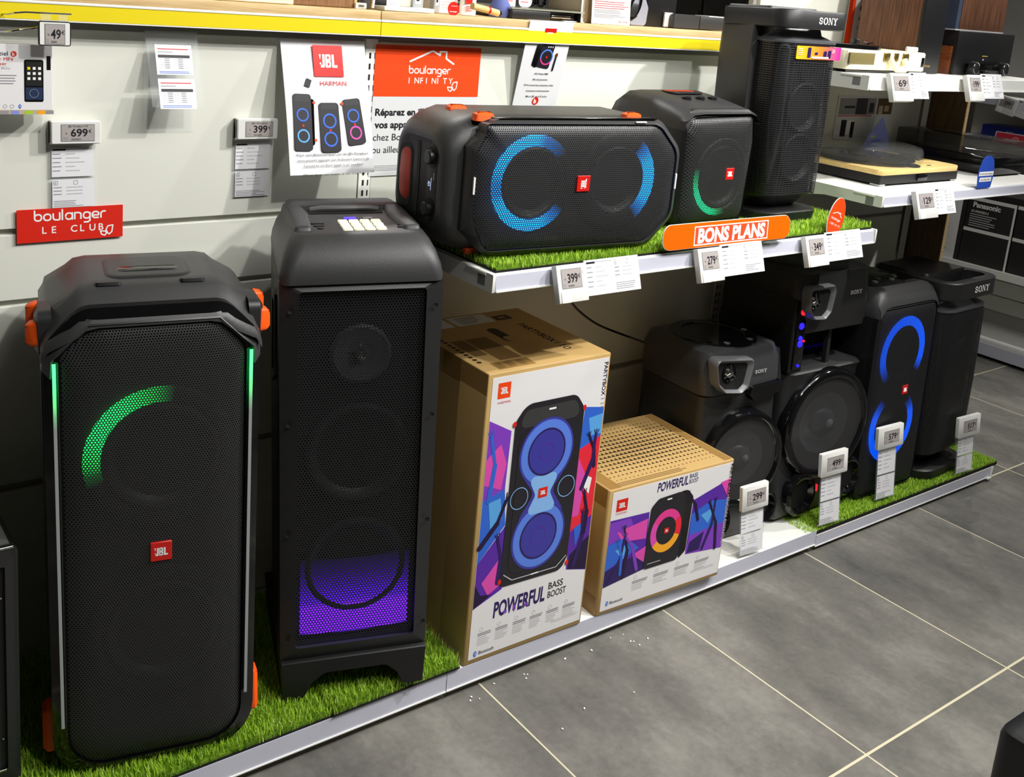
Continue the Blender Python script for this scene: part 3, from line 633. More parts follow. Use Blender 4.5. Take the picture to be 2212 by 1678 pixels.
MB().ext(rrect(-.078, .078, .215, .252, .006, 4), 'z', [(.980, 0), (.9835, .0)], 'inner_black').build('handle_recess', t, 0)
MB().tube([(-.072, .246, .984), (-.05, .243, .988), (.05, .243, .988), (.072, .246, .984)], .006, 'grey_plastic', 8).build('carry_handle', t)
for i in range(4):
    for j in range(3):
        x = -.030 + i * .0225; y = .070 + j * .029
        m = MB(); m.ext(rrect(x, x + .0195, y, y + .0225, .003, 3), 'z', [(.981, 0), (.9852, .0006), (.9858, .0018)], 'pad_lit'); m.build('light_pad', t)
m = MB(); m.box(-.012, .012, .165, .180, .981, .9834, 'led_blue', 0); m.box(.026, .046, .165, .179, .981, .9834, 'grey_plastic'); m.build('display', t, 0)
for x in (-.075, .085):
    for k in range(3): MB().ext(rrect(x - .004 + .004 * k * (1 if x > 0 else -1), x + .009 + .004 * k, .085 + k * .02, .096 + k * .02, .003, 3), 'z', [(.980, 0), (.9845, .001)], 'plastic_dark').build('button', t)
MB().ext(Wn, 'y', [(.008, .0005), (.0085, .0005)], 'grille_hex', True, False).build('grille', t, 0)
MB().ext(inset(Wn, -.004), 'y', [(.0275, 0), (.0305, 0)], 'inner_black').build('baffle', t, 0)
woofer(t, 0, .535, .098, .024); woofer(t, 0, .285, .098, .024)
h = MB(); h.lathe([(.062, .004), (.055, 0), (.03, .006), (.014, .008)], (0, .016, .745), 'y', 'cone_mid', 32); h.lathe([(.014, .008), (.011, -.004), (0, -.008)], (0, .016, .745), 'y', 'chrome', 20); h.build('horn_tweeter', t)
g = MB(); nx, nz = 8, 24; P_ = [(-.113 + .226 * i / nx, .0195, .138 + .17 * k / nz - .006 * math.sin(PI * i / nx)) for k in range(nz + 1) for i in range(nx + 1)]
g.add(P_, [(k * (nx + 1) + i, k * (nx + 1) + i + 1, (k + 1) * (nx + 1) + i + 1, (k + 1) * (nx + 1) + i) for k in range(nz) for i in range(nx)], 'glow_purple')
o = g.build('light_panel', t, 0); set_glow(o, lambda x, y, z: ramp(z, [(.12, .9), (.15, 1), (.196, 1), (.205, .38), (.24, .16), (.27, .06), (.31, 0)]))
ft = rpoly([(-.149, 0), (-.104, 0), (-.090, .030), (-.062, .052), (.068, .052), (.092, .030), (.104, 0), (.149, 0), (.1535, .087), (-.1535, .087)], [.003, .004, .03, .02, .02, .03, .004, .003, .002, .002], 4)
MB().ext(ft, 'y', [(.0, .002), (.003, 0), (.345, 0)], 'plastic_dark').build('foot_base', t)
for x, z in ((-.140, .845), (.143, .845), (-.141, .614), (.144, .615), (-.141, .378), (.1435, .383), (-.141, .141), (.143, .147)):
    MB().lathe([(.0052, -.0004), (.0045, .0), (0, .0002)], (x, -.0003, z), 'y', 'inner_black', 14).build('screw_hole', t)
sh = MB(); sh.frame(rpoly([(.05, .70), (.115, .66), (.115, .86), (.06, .86)], .008, 3), rpoly([(.062, .712), (.105, .69), (.105, .845), (.068, .845)], .006, 3), 'x', -.164, -.148, 'plastic_dark')
sh.build('side_grip', t)

# --- speaker lying on its side on the shelf
t = thing('lying_speaker', 'black party speaker lying on its side on the shelf grass, two blue light arcs', 'speaker', (1.487, 1.615, 1.0095), (0, 0, math.radians(-5)))
O = rpoly([(-.275, .062), (-.215, .004), (.215, .004), (.285, .07), (.285, .225), (.215, .293), (-.215, .293), (-.275, .235)], [.05] * 8, 6)
G = rpoly([(-.262, .088), (-.247, .052), (-.222, .018), (.205, .016), (.266, .075), (.266, .222), (.205, .283), (-.245, .283), (-.247, .258), (-.265, .228)], [.03, .02, .03, .05, .05, .05, .05, .008, .02, .03], 6)
Ob = rpoly([(-.2755, .062), (-.274, .060), (-.215, .003), (.215, .003), (.285, .07), (.285, .225), (.215, .294), (-.215, .294), (-.274, .237), (-.2755, .235)], [.01, .03, .05, .05, .05, .05, .05, .05, .03, .01], 6)
b = MB(); R = []
for x, y0, y1, z0, z1, r in ((-.3165, .050, .235, .055, .242, .05), (-.312, .040, .245, .046, .252, .055), (-.298, .030, .258, .030, .268, .06), (-.272, .030, .268, .014, .282, .06), (-.235, .030, .272, .005, .2925, .055), (.205, .030, .272, .005, .2925, .055), (.25, .030, .268, .03, .262, .06), (.28, .034, .255, .066, .226, .05)):
    R.append([(x, y, z) for y, z in rrect(y0, y1, z0, z1, r, 7)])
b.rings(R, 'plastic_mid'); b.build('cabinet', t, 50)
b = MB(); b.frame(Ob, G, 'y', -.002, .03, 'plastic_mid', ta=.012); b.build('bezel', t, 60)
gr = MB(); gr.rings([[(a, y, z) for a, z in shrink(G, d)] for y, d in ((.006, 0), (-.001, .006), (-.008, .03), (-.012, .06))], 'grille_fine', False, True); gr.build('grille', t)
MB().ext(inset(G, .004), 'y', [(.024, 0), (.029, 0)], 'inner_black').build('baffle', t, 0)
glow_ring(t, -.110, .156, .078, .103, .012, lambda a: ramp(a, [(0, 0), (40, 0), (75, .25), (92, 1), (150, 1), (165, .7), (180, .35), (195, .35), (208, 1), (285, 1), (305, .35), (325, 0), (360, 0)]), 'glow_blue')
glow_ring(t, .112, .156, .074, .108, .012, lambda a: max(ramp(a, [(0, 1), (25, 1), (40, .4), (55, 0), (360, 0)]), ramp(a, [(0, 0), (305, 0), (322, .4), (338, 1), (360, 1)])), 'glow_blue')
for xc in (-.110, .112): woofer(t, xc, .156, .072, .020)
for x, z, a, c_ in ((-.2645, .158, .0022, .018), (.2685, .154, .0022, .018)): MB().ext(rrect(x - a, x + a, z - c_, z + c_, .002, 3), 'y', [(-.004, .0003), (-.001, 0)], 'white_edge').build('light_slit', t)
MB().ext(rrect(.135, .165, .2865, .2895, .001, 2), 'y', [(-.003, 0), (0, 0)], 'white_edge').build('light_slit', t)
MB().box(-.23, .20, .004, .012, .2925, .2955, 'gloss_black', .001).build('top_trim', t)
badge(t, 0, .158, .034, .034, -.015, rot90=True)
for sx, sz, y in ((-.225, .293, .035), (-.225, .293, .145), (.175, .293, .05), (-.215, .004, .05), (.20, .004, .05)):
    k = MB(); s = 1 if sz > .1 else -1
    k.ext(rpoly([(sx - .026, y), (sx + .026, y), (sx + .020, y + .032), (sx - .020, y + .032)], .008, 4), 'z', [(sz - s * .010, 0), (sz + s * .003, .003), (sz + s * .008 if s > 0 else -.005, .012)], 'orange'); k.build('orange_foot', t)
# control end, seen from the left: orange handle recess, groove, two knobs
ex = -.3165
pl = MB(); pl.ext(rrect(.054, .231, .059, .238, .046, 7), 'x', [(ex + .006, 0), (ex + .0004, 0), (ex, .002)], 'grey_end'); pl.build('control_end', t, 50)
hd = MB(); hd.ext(rpoly([(.165, .072), (.226, .09), (.229, .15), (.228, .205), (.165, .225)], .025, 5), 'x', [(ex - .0005, 0), (ex - .001, .0)], 'inner_black'); hd.build('handle_recess', t, 0)
hd = MB(); hd.ext(rpoly([(.172, .088), (.217, .10), (.222, .15), (.217, .198), (.172, .212)], .022, 5), 'x', [(ex - .0006, 0), (ex - .002, .002)], 'dark_orange'); hd.build('orange_handle', t)
MB().ext(rpoly([(.135, .066), (.147, .07), (.143, .145), (.147, .226), (.135, .23), (.131, .145)], .005, 4), 'x', [(ex - .0005, 0), (ex - .0012, .0003)], 'inner_black').build('groove', t)
MB().ext(rrect(.060, .100, .068, .230, .018, 5), 'x', [(ex - .0004, 0), (ex - .001, .001)], 'rubber').build('control_strip', t)
for z in (.096, .203):
    MB().lathe([(.019, -.0012), (.022, -.0016), (0, -.0016)], (ex - .0012, .080, z), 'x', 'inner_black', 28).build('knob_well', t)
    MB().lathe([(.0145, 0), (.0145, -.012), (.012, -.014), (0, -.014)], (ex - .001, .080, z), 'x', 'plastic_dark', 24).build('knob', t)
pr = Print((ex - .0013, 0, 0), (0, -1, 0), (0, 0, 1))
pr.ring(-.087, .146, .0036, .0048, 'led_white', 1, PI * .62, PI * 2.38, 20); pr.stroke([(-.087, .146), (-.087, .152)], .0012, 'led_white', 1); pr.rect(-.0795, -.0783, .134, .160, 'led_white', 1); pr.rect(-.071, -.067, .156, .172, 'lilac', 1); pr.build('power_light', t)

# --- cube speaker on the shelf behind it
t = thing('cube_speaker', 'black cube speaker with a handle top and green light arc behind the lying speaker', 'speaker', (2.035, 1.70, 1.0095))
O = rpoly([(-.140, .004), (.112, .004), (.122, .22), (.105, .30), (-.118, .30), (-.146, .265)], [.03, .03, .03, .03, .03, .02], 6)
G = rpoly([(-.132, .012), (.106, .012), (.116, .22), (.104, .288), (-.122, .282), (-.138, .25)], [.03, .03, .03, .012, .03, .02], 6)
b = MB(); b.ext(inset(O, .003), 'y', [(.022, 0), (.20, 0), (.235, .012), (.25, .035)], 'plastic_dark'); b.build('cabinet', t, 45)
b = MB(); b.frame(O, G, 'y', .0, .024, 'plastic_dark', ta=.008); b.build('bezel', t)
gr = MB(); gr.rings([[(a, y, z) for a, z in shrink(G, d)] for y, d in ((.010, 0), (.002, .005), (-.008, .02), (-.012, .05))], 'grille_fine', False, True); gr.build('grille', t)
MB().ext(inset(G, .004), 'y', [(.020, 0), (.0235, 0)], 'inner_black').build('baffle', t, 0)
glow_ring(t, .022, .128, .083, .100, .010, lambda a: ramp(a, [(0, 0), (165, 0), (185, .4), (205, 1), (250, 1), (270, .25), (285, 0), (360, 0)]), 'glow_teal')
woofer(t, .022, .128, .075, .018)
badge(t, .024, .140, .030, .030, -.0125, lit=True)
for x in (-.062, .062): MB().lathe([(.0024, 0), (.0016, -.0015), (0, -.002)], (x, -.0122, .022), 'y', 'chrome', 10).build('rivet', t)
# handle cap: a thick bent slab sloping up to the back
c = MB(); prof = [(-.004, .262, .290), (.02, .262, .3005), (.07, .265, .310), (.13, .268, .320), (.19, .268, .326), (.225, .266, .322), (.250, .262, .305), (.258, .250, .285), (.258, .24, .245)]
R = []
for y, zl, zt in prof:
    R.append([(-.150, y, zl - .012), (-.152, y, zl + .01), (-.143, y, zt - .016), (-.122, y, zt - .003), (-.085, y, zt), (.085, y, zt), (.112, y, zt - .006), (.124, y, zt - .02), (.124, y, zl + .0)])
c.rings(R, 'plastic_mid', False, False, closed=False); c.build('handle_cap', t, 55)
MB().ext(rrect(-.062, .062, .13, .185, .022, 6), 'z', [(.3235, 0), (.3262, .002)], 'inner_black').build('handle_opening', t)
MB().ext(rrect(-.055, .05, .155, .180, .01, 5), 'z', [(.3255, 0), (.3266, .001)], 'dark_orange').build('orange_lining', t)
for x in (-.05, 0, .045): MB().lathe([(.012, 0), (.012, .006), (.009, .008), (0, .008)], (x, .095, .313), 'z', 'plastic_dark', 18).build('knob', t)
sp = MB()
sp.ext(rpoly([(.035, .02), (.225, .02), (.225, .235), (.035, .235)], .02, 4), 'x', [(-.137, 0), (-.145, .002), (-.1455, .006)], 'plastic_dark'); o = sp.build('side_panel', t)
rb = MB()
for k in range(22):
    y = .05 + k * .0076; rb.ext([(y, .03), (y + .003, .03), (y + .003, .222), (y, .222)], 'x', [(-.1454, 0), (-.1482, .0005)], 'plastic_dark')
rb.build('ribbing', o)

# --- slim tower speakers with a handle hoop (one on the shelf, one on the base at the right)
def hoop_tower(name, label, loc, rot, S, sticker, mat='grille_slot', grp='slim tower speakers with a handle hoop'):
    t = thing(name, label, 'speaker', loc, rot, grp); w = .135 * S; d = .235 * S; H = .562 * S
    def pl(w, y0, y1, r, rb): return rpoly([(-w, y0), (w, y0), (w * .86, y1), (-w * .86, y1)], [r, r, rb, rb], 7)
    # rear shell
    sh = MB(); sh.rings([[(x, y, z) for x, y in pl(w * k, y0, d, .004, .03 * S)] for z, k, y0 in ((.03 * S, .80, .12 * S), (.06 * S, .94, .095 * S), (.44 * S, .97, .10 * S), (.50 * S, .95, .10 * S), (.545 * S, .92, .10 * S))], 'plastic_mid'); sh.build('rear_shell', t, 45)
    # grille body
    g = MB(); g.rings([[(x, y, z) for x, y in pl(w * k, y0, .11 * S, .045 * S, .004)] for z, k, y0 in ((.068 * S, .90, .010 * S), (.072 * S, .92, .004 * S), (.26 * S, .94, 0), (.455 * S, .93, 0), (.475 * S, .93, .004 * S))], mat, False, False); g.build('grille', t, 45)
    g = MB(); g.rings([[(x, y, z) for x, y in pl(w * k, y0, .108 * S, .035 * S, .004)] for z, k, y0 in ((.066 * S, .83, .022 * S), (.47 * S, .86, .018 * S))], 'inner_black'); g.build('inner_case', t, 0)
    for zc, r in ((.17, .062), (.305, .062)): woofer(t, .0, zc * S, r * S, .016 * S)
    woofer(t, 0, .40 * S, .028 * S, .017 * S, name='tweeter')
    # shoulder under the hoop
    s = MB(); s.rings([[(x, y, z) for x, y in pl(w * k, y0, .13 * S, .045 * S, .004)] for z, k, y0 in ((.472 * S, .93, .001 * S), (.477 * S, .93, .001 * S), (.487 * S, .84, .022 * S), (.492 * S, .78, .036 * S), (.515 * S, .76, .045 * S))], 'grey_shoulder'); s.build('shoulder', t, 50)
    # hoop
    oa = pl(w * 1.0, -.012 * S, d, .05 * S, .04 * S); ob = rpoly([(-w * .80, .014 * S), (w * .80, .014 * S), (w * .74, .075 * S), (-w * .74, .075 * S)], [.035 * S, .035 * S, .02 * S, .02 * S], 7)
    h = MB(); z0, z1 = .508 * S, .556 * S
    R = [[(x, y, z) for x, y in o_] for o_, z in ((ob, z0), (inset(oa, .003), z0), (oa, z0 + .003), (oa, z1 - .003), (inset(oa, .003), z1), (ob, z1))]; h.rings(R + [R[0]], 'plastic', False, False); h.build('handle_hoop', t, 45)
    tp = MB(); tp.ext(rpoly([(-w * .76, .074 * S), (w * .76, .074 * S), (w * .80, d - .012), (-w * .80, d - .012)], .015 * S, 4), 'z', [(z0 + .004, 0), (z1 - .002, 0), (z1 + .006 * S, .006)], 'plastic'); tp.build('top_plate', t, 45)
    # base
    bs = MB(); bs.rings([[(x, y, z) for x, y in pl(w * k, y0, .2 * S, .06 * S, .04 * S)] for z, k, y0 in ((0, .86, .006 * S), (.004, .95, -.004 * S), (.026 * S, .96, -.006 * S), (.030 * S, .94, -.002 * S), (.0305 * S, .80, .02 * S), (.034 * S, .72, .045 * S), (.072 * S, .86, .012 * S))], 'plastic_dark'); bs.build('round_base', t, 45)
    p = Print((0, -.0122 * S, 0)); sony_word(p, -w * .12, .523 * S, .0175 * S, 'white_print'); p.build('lettering', t)
    if sticker:
        st = MB(); x0, x1, za, zb = -w * .58, w * .80, .432 * S, .466 * S
        q = Print((0, -.004, 0)); n = 12
        st.ext(rrect(x0, x1, za, zb, .003, 3), 'y', [(-.003, 0), (-.001, 0)], 'sticker'); so = st.build('promo_sticker', t, 0)
        for k, (a, hgt) in enumerate(((.24, .026), (.40, .014), (.60, .018), (.70, .020))): q.rect(x0 + (x1 - x0) * a, x0 + (x1 - x0) * (a + .07), za + .005 + (.008 if k == 1 else 0), za + .005 + hgt, 'navy_p', 1, .003)
        q.rect(x0 + (x1 - x0) * .34, x0 + (x1 - x0) * .72, za + .003, za + .008, 'white_print', 2); q.text('20', x0 + (x1 - x0) * .78, zb - .015, .009, 'white_print', 2, sh=.1); q.lines(x0 + .004, x0 + .024, zb - .008, 4, .005, .0018, 'white_print'); q.build('sticker_print', so)
    return t
hoop_tower('hoop_speaker', 'slim black speaker with a handle hoop and an orange sticker, standing on the shelf grass', (2.335, 1.685, 1.0095), (math.radians(-1), 0, math.radians(0)), 1.0, True)
hoop_tower('hoop_speaker', 'slim black speaker with a handle hoop on the floor base, farthest to the right', (3.325, 1.645, .0685), (math.radians(-1.7), 0, math.radians(2)), 1.23, False, 'grille_cloth')

# --- long black speaker with two blue rings (base, right)
t = thing('ring_speaker', 'upright black speaker with two blue light rings and a small red badge', 'speaker', (2.996, 1.66, .0685), (-.03, 0, 0))
O = rpoly([(-.160, .01), (.158, .01), (.160, .60), (.150, .64), (-.150, .64), (-.162, .60)], [.02, .02, .02, .03, .03, .02], 5)
b = MB(); b.ext(O, 'y', [(.024, .002), (.03, 0), (.30, 0), (.32, .012)], 'plastic_dark'); b.build('cabinet', t, 45)
G = rpoly([(-.152, .016), (.151, .016), (.153, .60), (.145, .628), (-.143, .628), (-.154, .60)], [.02, .02, .02, .03, .03, .02], 5)
b = MB(); b.frame(O, G, 'y', 0, .026, 'plastic_dark', ta=.008); b.build('bezel', t)
gr = MB(); gr.rings([[(a, y, z) for a, z in shrink(G, d)] for y, d in ((.006, 0), (-.001, .008), (-.005, .03))], 'grille_cloth', False, True); gr.build('grille', t)
MB().ext(inset(G, .004), 'y', [(.020, 0), (.0255, 0)], 'inner_black').build('baffle', t, 0)
glow_ring(t, .012, .467, .090, .122, .010, lambda a: ramp(a, [(0, 1), (45, 1), (70, .9), (110, .8), (190, .7), (212, .25), (228, 0), (322, 0), (335, .6), (345, 1), (360, 1)]), 'glow_deep')
glow_ring(t, .005, .225, .088, .120, .010, lambda a: ramp(a, [(0, 1), (20, 1), (36, .3), (50, 0), (125, 0), (142, .4), (160, .9), (250, 1), (270, .9), (300, .9), (330, 1), (360, 1)]), 'glow_deep')
woofer(t, .012, .467, .085, .018); woofer(t, .005, .225, .085, .018)
badge(t, .022, .35, .030, .030, -.0065, lit=True)
c = MB(); c.rings([[(-.163, y, zl), (-.160, y, zt - .03), (-.140, y, zt - .006), (-.11, y, zt), (.11, y, zt), (.140, y, zt - .006), (.160, y, zt - .03), (.162, y, zl)] for y, zl, zt in ((.0, .605, .635), (.004, .60, .655), (.02, .60, .678), (.04, .60, .688), (.25, .60, .688), (.31, .60, .65))], 'plastic_mid', False, False, closed=False); c.build('top_cap', t, 50)
MB().ext(rrect(-.125, .125, .045, .24, .03, 5), 'z', [(.687, 0), (.6885, .002)], 'gloss_black').build('control_panel', t)
for k in range(4): MB().lathe([(.009, 0), (.009, .005), (.006, .006), (0, .006)], (-.075 + .045 * k, .09 + .02 * (k % 2), .688), 'z', 'grey_plastic', 14).build('knob', t)

# --- stacked hi-fi party speakers with a horn pod on top (two)
def port(parent, cx, cz, r, y, glow=.6):
    p = MB(); y -= .014; p.lathe([(r * 1.35, .020), (r * 1.28, -.002), (r * 1.12, -.008), (r, -.006), (r * .86, .010)], (cx, y, cz), 'y', 'gloss_black', 32); p.lathe([(r * .86, .010), (0, .0105)], (cx, y, cz), 'y', 'inner_black', 32); o = p.build('bass_port', parent)
    g = MB(); n = 48; R = [[(cx + rr * math.cos(2 * PI * i / n), y + dy, cz + rr * math.sin(2 * PI * i / n)) for i in range(n)] for rr, dy in ((r * .985, -.004), (r * .875, .0085))]
    g.rings(R, 'glow_dim_blue', False, False); go = g.build('port_light', o); set_glow(go, lambda x, yy, z: glow * ramp(math.degrees(math.atan2(z - cz, x - cx)) % 360, [(0, .6), (30, .15), (150, .05), (195, .3), (240, .9), (300, 1), (360, .6)]) * (.6 + .4 * math.cos(math.atan2(z - cz, x - cx) * 16)))
def horn(parent, out, y, tw):
    h = MB(); R = []
    cx = sum(p[0] for p in out) / len(out); cz = sum(p[1] for p in out) / len(out)
    for k, dy in ((1.14, .012), (1.12, -.014), (1.05, -.020), (1.0, -.018), (.86, -.008)): R.append([(cx + (a - cx) * k, y + dy, cz + (z - cz) * k) for a, z in out])
    h.rings(R, 'grey_plastic', False, False); o = h.build('horn', parent, 50)
    q = MB(); q.rings([[(cx + (a - cx) * k, y + dy, cz + (z - cz) * k) for a, z in out] for k, dy in ((.87, -.008), (.5, -.0045))], 'inner_black', False, True); q.build('horn_throat', o, 50)
    d = MB(); d.lathe([(.026, .0), (.024, -.006), (.02, 0)], (tw[0], y - .004, tw[1]), 'y', 'gloss_black', 28); d.lathe([(.017, .0), (.012, -.008), (0, -.011)], (tw[0], y - .004, tw[1]), 'y', 'chrome', 20)
    for k in range(3):
        a = PI / 2 + k * 2 * PI / 3; d.tube([(tw[0], y - .016, tw[1]), (tw[0] + .024 * math.cos(a), y - .010, tw[1] + .024 * math.sin(a))], .0016, 'chrome', 6)
    d.build('tweeter', o)
def big_woofer(t, cx, cz, rx, rz, y):
    w = MB(); n = 48
    def el(k, dy): return [(cx + rx * k * math.cos(2 * PI * i / n), y + dy - .010 * math.cos(2 * PI * i / n), cz + rz * k * math.sin(2 * PI * i / n)) for i in range(n)]
    w.rings([el(1.06, .03), el(1.05, .006), el(1.0, -.008), el(.93, -.010), el(.88, -.004), el(.86, .004)], 'gloss_black', False, False); o = w.build('woofer_ring', t, 50)
    g = MB(); g.rings([el(.87, .0), el(.6, .003), el(.3, .004)], 'grille_wire', False, True); g.build('woofer_grille', o, 50)
    c = MB(); c.rings([el(.86, .009), el(.64, .008), el(.58, .012)], 'inner_black', False, False); c.rings([el(.58, .012), el(.26, .018), el(.22, .010), el(.05, .007)], 'cone_mid', False, True); c.build('cone', o, 50)
# short one
t = thing('hifi_speaker', 'shorter black hi-fi speaker with a silver horn, just behind the low carton', 'speaker', (2.285, 1.70, .0685), (-.03, 0, math.radians(-4)), 'black hi-fi speakers with a horn pod')
def pl(wl, wr, y0, y1, r): return rpoly([(-wl, y0), (wr, y0), (wr * .9, y1), (-wl * .95, y1)], [r, r, .03, .03], 6)
b = MB(); b.rings([[(x, y, z) for x, y in pl(wl, wr, y0, .29, .025)] for z, wl, wr, y0 in ((.004, .150, .150, .012), (.02, .158, .158, .004), (.10, .158, .160, .004), (.20, .152, .158, .012), (.42, .148, .152, .018), (.445, .15, .15, .014))], 'plastic'); b.build('cabinet', t, 45)
b = MB(); b.rings([[(x, y, z) for x, y in pl(wl, wr, y0, y1, r)] for z, wl, wr, y0, y1, r in ((.445, .148, .148, .016, .29, .03), (.452, .152, .148, .006, .292, .03), (.54, .165, .14, .0, .28, .04), (.572, .155, .13, .008, .27, .045), (.578, .14, .115, .02, .255, .05))], 'grey_pod'); b.build('head_pod', t, 45)
horn(t, rpoly([(-.150, .562), (-.010, .548), (-.024, .478), (-.045, .462), (-.105, .470), (-.132, .492)], .014, 5), -.004, (-.09, .52))
b = MB(); b.lathe([(.125, 0), (.122, .006), (.09, .008), (.088, .005), (.05, .005), (0, .006)], (-.01, .14, .577), 'z', 'gloss_black', 40); b.build('top_dial', t)
for k in range(7):
    a = math.radians(-140 + k * 26); MB().lathe([(.009, 0), (.009, .003), (0, .004)], (-.01 + .106 * math.cos(a), .14 + .106 * math.sin(a), .5825), 'z', 'grey_plastic' if k % 2 else 'gloss_black', 12).build('button', t)
MB().ext(rpoly([(.015, .462), (.135, .470), (.142, .435), (.03, .418), (.012, .435)], .008, 4), 'y', [(-.006, .001), (-.004, 0), (.02, 0)], 'gloss_black').build('display_window', t)
MB().ext(rpoly([(.13, .56), (.15, .55), (.175, .44), (.165, .43), (.14, .45)], .006, 3), 'y', [(.03, 0), (.11, 0)], 'plastic').build('side_ear', t)
p = Print((0, -.0025, 0)); sony_word(p, .022, .500, .0105, 'light_grey_print'); p.build('lettering', t)
big_woofer(t, .004, .252, .138, .138, -.012)
port(t, -.075, .075, .042, .0); port(t, .115, .085, .040, .002)
MB().ext(rpoly([(.135, .14), (.150, .16), (.154, .21), (.142, .17)], .003, 3), 'y', [(-.004, 0), (.006, 0)], 'chrome').build('trim_tab', t)
# tall one
t = thing('hifi_speaker', 'taller black hi-fi speaker with red and blue lights down its left side', 'speaker', (2.652, 1.69, .0685), (-.03, 0, math.radians(-2)), 'black hi-fi speakers with a horn pod')
b = MB(); b.rings([[(x, y, z) for x, y in pl(wl, wr, y0, .32, .03)] for z, wl, wr, y0 in ((.004, .18, .165, .014), (.02, .19, .174, .0), (.09, .19, .174, .0), (.16, .182, .174, .012), (.40, .178, .173, .018), (.445, .176, .172, .014), (.462, .172, .172, .006), (.468, .165, .168, .012))], 'plastic'); b.build('cabinet', t, 45)
b = MB(); b.rings([[(x, y, z) for x, y in pl(wl, wr, y0, .32, .02)] for z, wl, wr, y0 in ((.468, .172, .172, .14), (.585, .172, .172, .12))], 'plastic_dark'); b.build('open_waist', t, 45)
MB().box(-.178, -.118, .012, .20, .465, .69, 'plastic_dark', .006).build('left_pillar', t)
b = MB(); b.rings([[(x, y, z) for x, y in pl(wl, wr, y0, y1, r)] for z, wl, wr, y0, y1, r in ((.575, .165, .168, .03, .31, .04), (.585, .17, .172, .01, .315, .04), (.64, .172, .17, .004, .315, .04), (.655, .176, .165, .0, .31, .04), (.74, .182, .155, -.004, .30, .05), (.765, .178, .150, .0, .29, .05), (.772, .165, .135, .012, .28, .05))], 'plastic'); b.build('head_pod', t, 45)
MB().lathe([(.140, 0), (.137, .008), (.10, .012), (.09, .009), (0, .010)], (-.015, .14, .770), 'z', 'plastic_dark', 40).build('top_dial', t)
horn(t, rpoly([(-.165, .728), (-.055, .728), (-.068, .655), (-.09, .636), (-.135, .640), (-.155, .662)], .016, 5), -.006, (-.135, .69))
MB().ext(rpoly([(.15, .73), (.168, .72), (.198, .60), (.185, .588), (.16, .60)], .006, 3), 'y', [(.03, 0), (.13, 0)], 'plastic').build('side_ear', t)
p = Print((0, -.0055, 0)); sony_word(p, .040, .690, .0125, 'light_grey_print'); p.build('lettering', t)
MB().box(.02, .034, .035, .05, .468, .58, 'plastic').build('waist_post', t)
m = MB(); m.box(-.168, -.132, .006, .012, .48, .685, 'gloss_black', .002); lm = m.build('light_window', t)
for x, z, r, mt in ((-.150, .655, .011, 'led_red'), (-.138, .645, .006, 'led_red'), (-.152, .612, .010, 'led_deepblue'), (-.151, .575, .007, 'led_deepblue'), (-.15, .558, .010, 'led_deepblue'), (-.136, .566, .003, 'led_red'), (-.148, .492, .004, 'led_deepblue')):
    MB().lathe([(r, .002), (r, -.001), (r * .7, -.004), (0, -.005)], (x, .005, z), 'y', mt, 16).build('light_dot', lm)
MB().box(-.11, .15, .137, .139, .475, .57, 'waist_blue').build('waist_lining', t)
big_woofer(t, .004, .292, .170, .166, -.012)
port(t, -.083, .083, .052, -.002, .8); port(t, .138, .098, .050, .0, .8)
MB().box(-.022, .012, -.004, .004, .07, .092, 'led_red', .002).build('indicator_light', t)
MB().ext(rpoly([(.150, .135), (.168, .15), (.19, .22), (.178, .19)], .003, 3), 'y', [(-.002, 0), (.01, 0)], 'chrome').build('trim_tab', t)

# --- guitar-amp style cabinet cut off at the left edge
t = thing('amplifier', 'black boxy amplifier cabinet with a metal corner, cut off by the left edge', 'amplifier', (.19, 1.72, .0935))
W = .186
b = MB(); b.box(-W, W, .012, .34, .0, .462, 'plastic_dark', .006); b.build('cabinet', t)
b = MB(); o_ = rrect(-W, W, .0, .462, .006, 3); i_ = rrect(-W + .022, W - .022, .03, .432, .003, 3); b.frame(o_, i_, 'y', 0, .014, 'plastic', ta=.004); b.build('front_frame', t)
MB().ext(i_, 'y', [(.0085, 0), (.011, 0)], 'grille_cloth2').build('grille', t, 0)
MB().box(-W + .01, W - .006, .002, .010, .4615, .467, 'chrome', .002).build('metal_edge', t); MB().box(-W + .02, W - .024, .0, .006, .026, .031, 'chrome', .001).build('metal_edge', t)
MB().box(-W + .01, W - .01, .02, .33, .4615, .464, 'grey_top').build('top_panel', t, 0)
for z in (.09, .37): MB().lathe([(.003, 0), (.002, -.002), (0, -.0025)], (W - .028, .008, z), 'y', 'chrome', 10).build('screw', t)
# ------------------------------------------------------------ printed cartons
def arm(P, u, v, L, ang, w, mat, l):
    """raised arm silhouette of the printed concert crowd, flat artwork"""
    c, s = math.cos(ang), math.sin(ang); e = (u + c * L * .55, v + s * L * .55); a2 = ang + .35; h = (e[0] + math.cos(a2) * L * .45, e[1] + math.sin(a2) * L * .45)
    P.stroke([(u, v), e], w, mat, l); P.stroke([e, h], w * .7, mat, l)
    for k in (-.5, -.1, .3): P.stroke([h, (h[0] + math.cos(a2 + k) * w * 1.5, h[1] + math.sin(a2 + k) * w * 1.5)], w * .22, mat, l)
def crowd_art(P, quads, arms):
    for pts, m, l in quads: P.poly(pts, m, l)
    for a in arms: arm(P, *a)
t = thing('carton', 'tall printed carton with a large pictured speaker with two blue rings on its white front', 'box', (1.2841, 1.6106, .0685), (0, 0, math.radians(-.67)), 'printed speaker cartons')
W, D, H = .349, .355, .697
b = MB(); b.box(0, W, 0, D, 0, H, 'kraft', .003, .004); b.build('carton_body', t)
b = MB(); b.box(.012, W - .006, -.0006, .001, .012, H - .010, 'card_print'); b.build('front_label', t, 0)
P = Print((0, -.0006, 0), (1, 0, 0), (0, 0, 1))
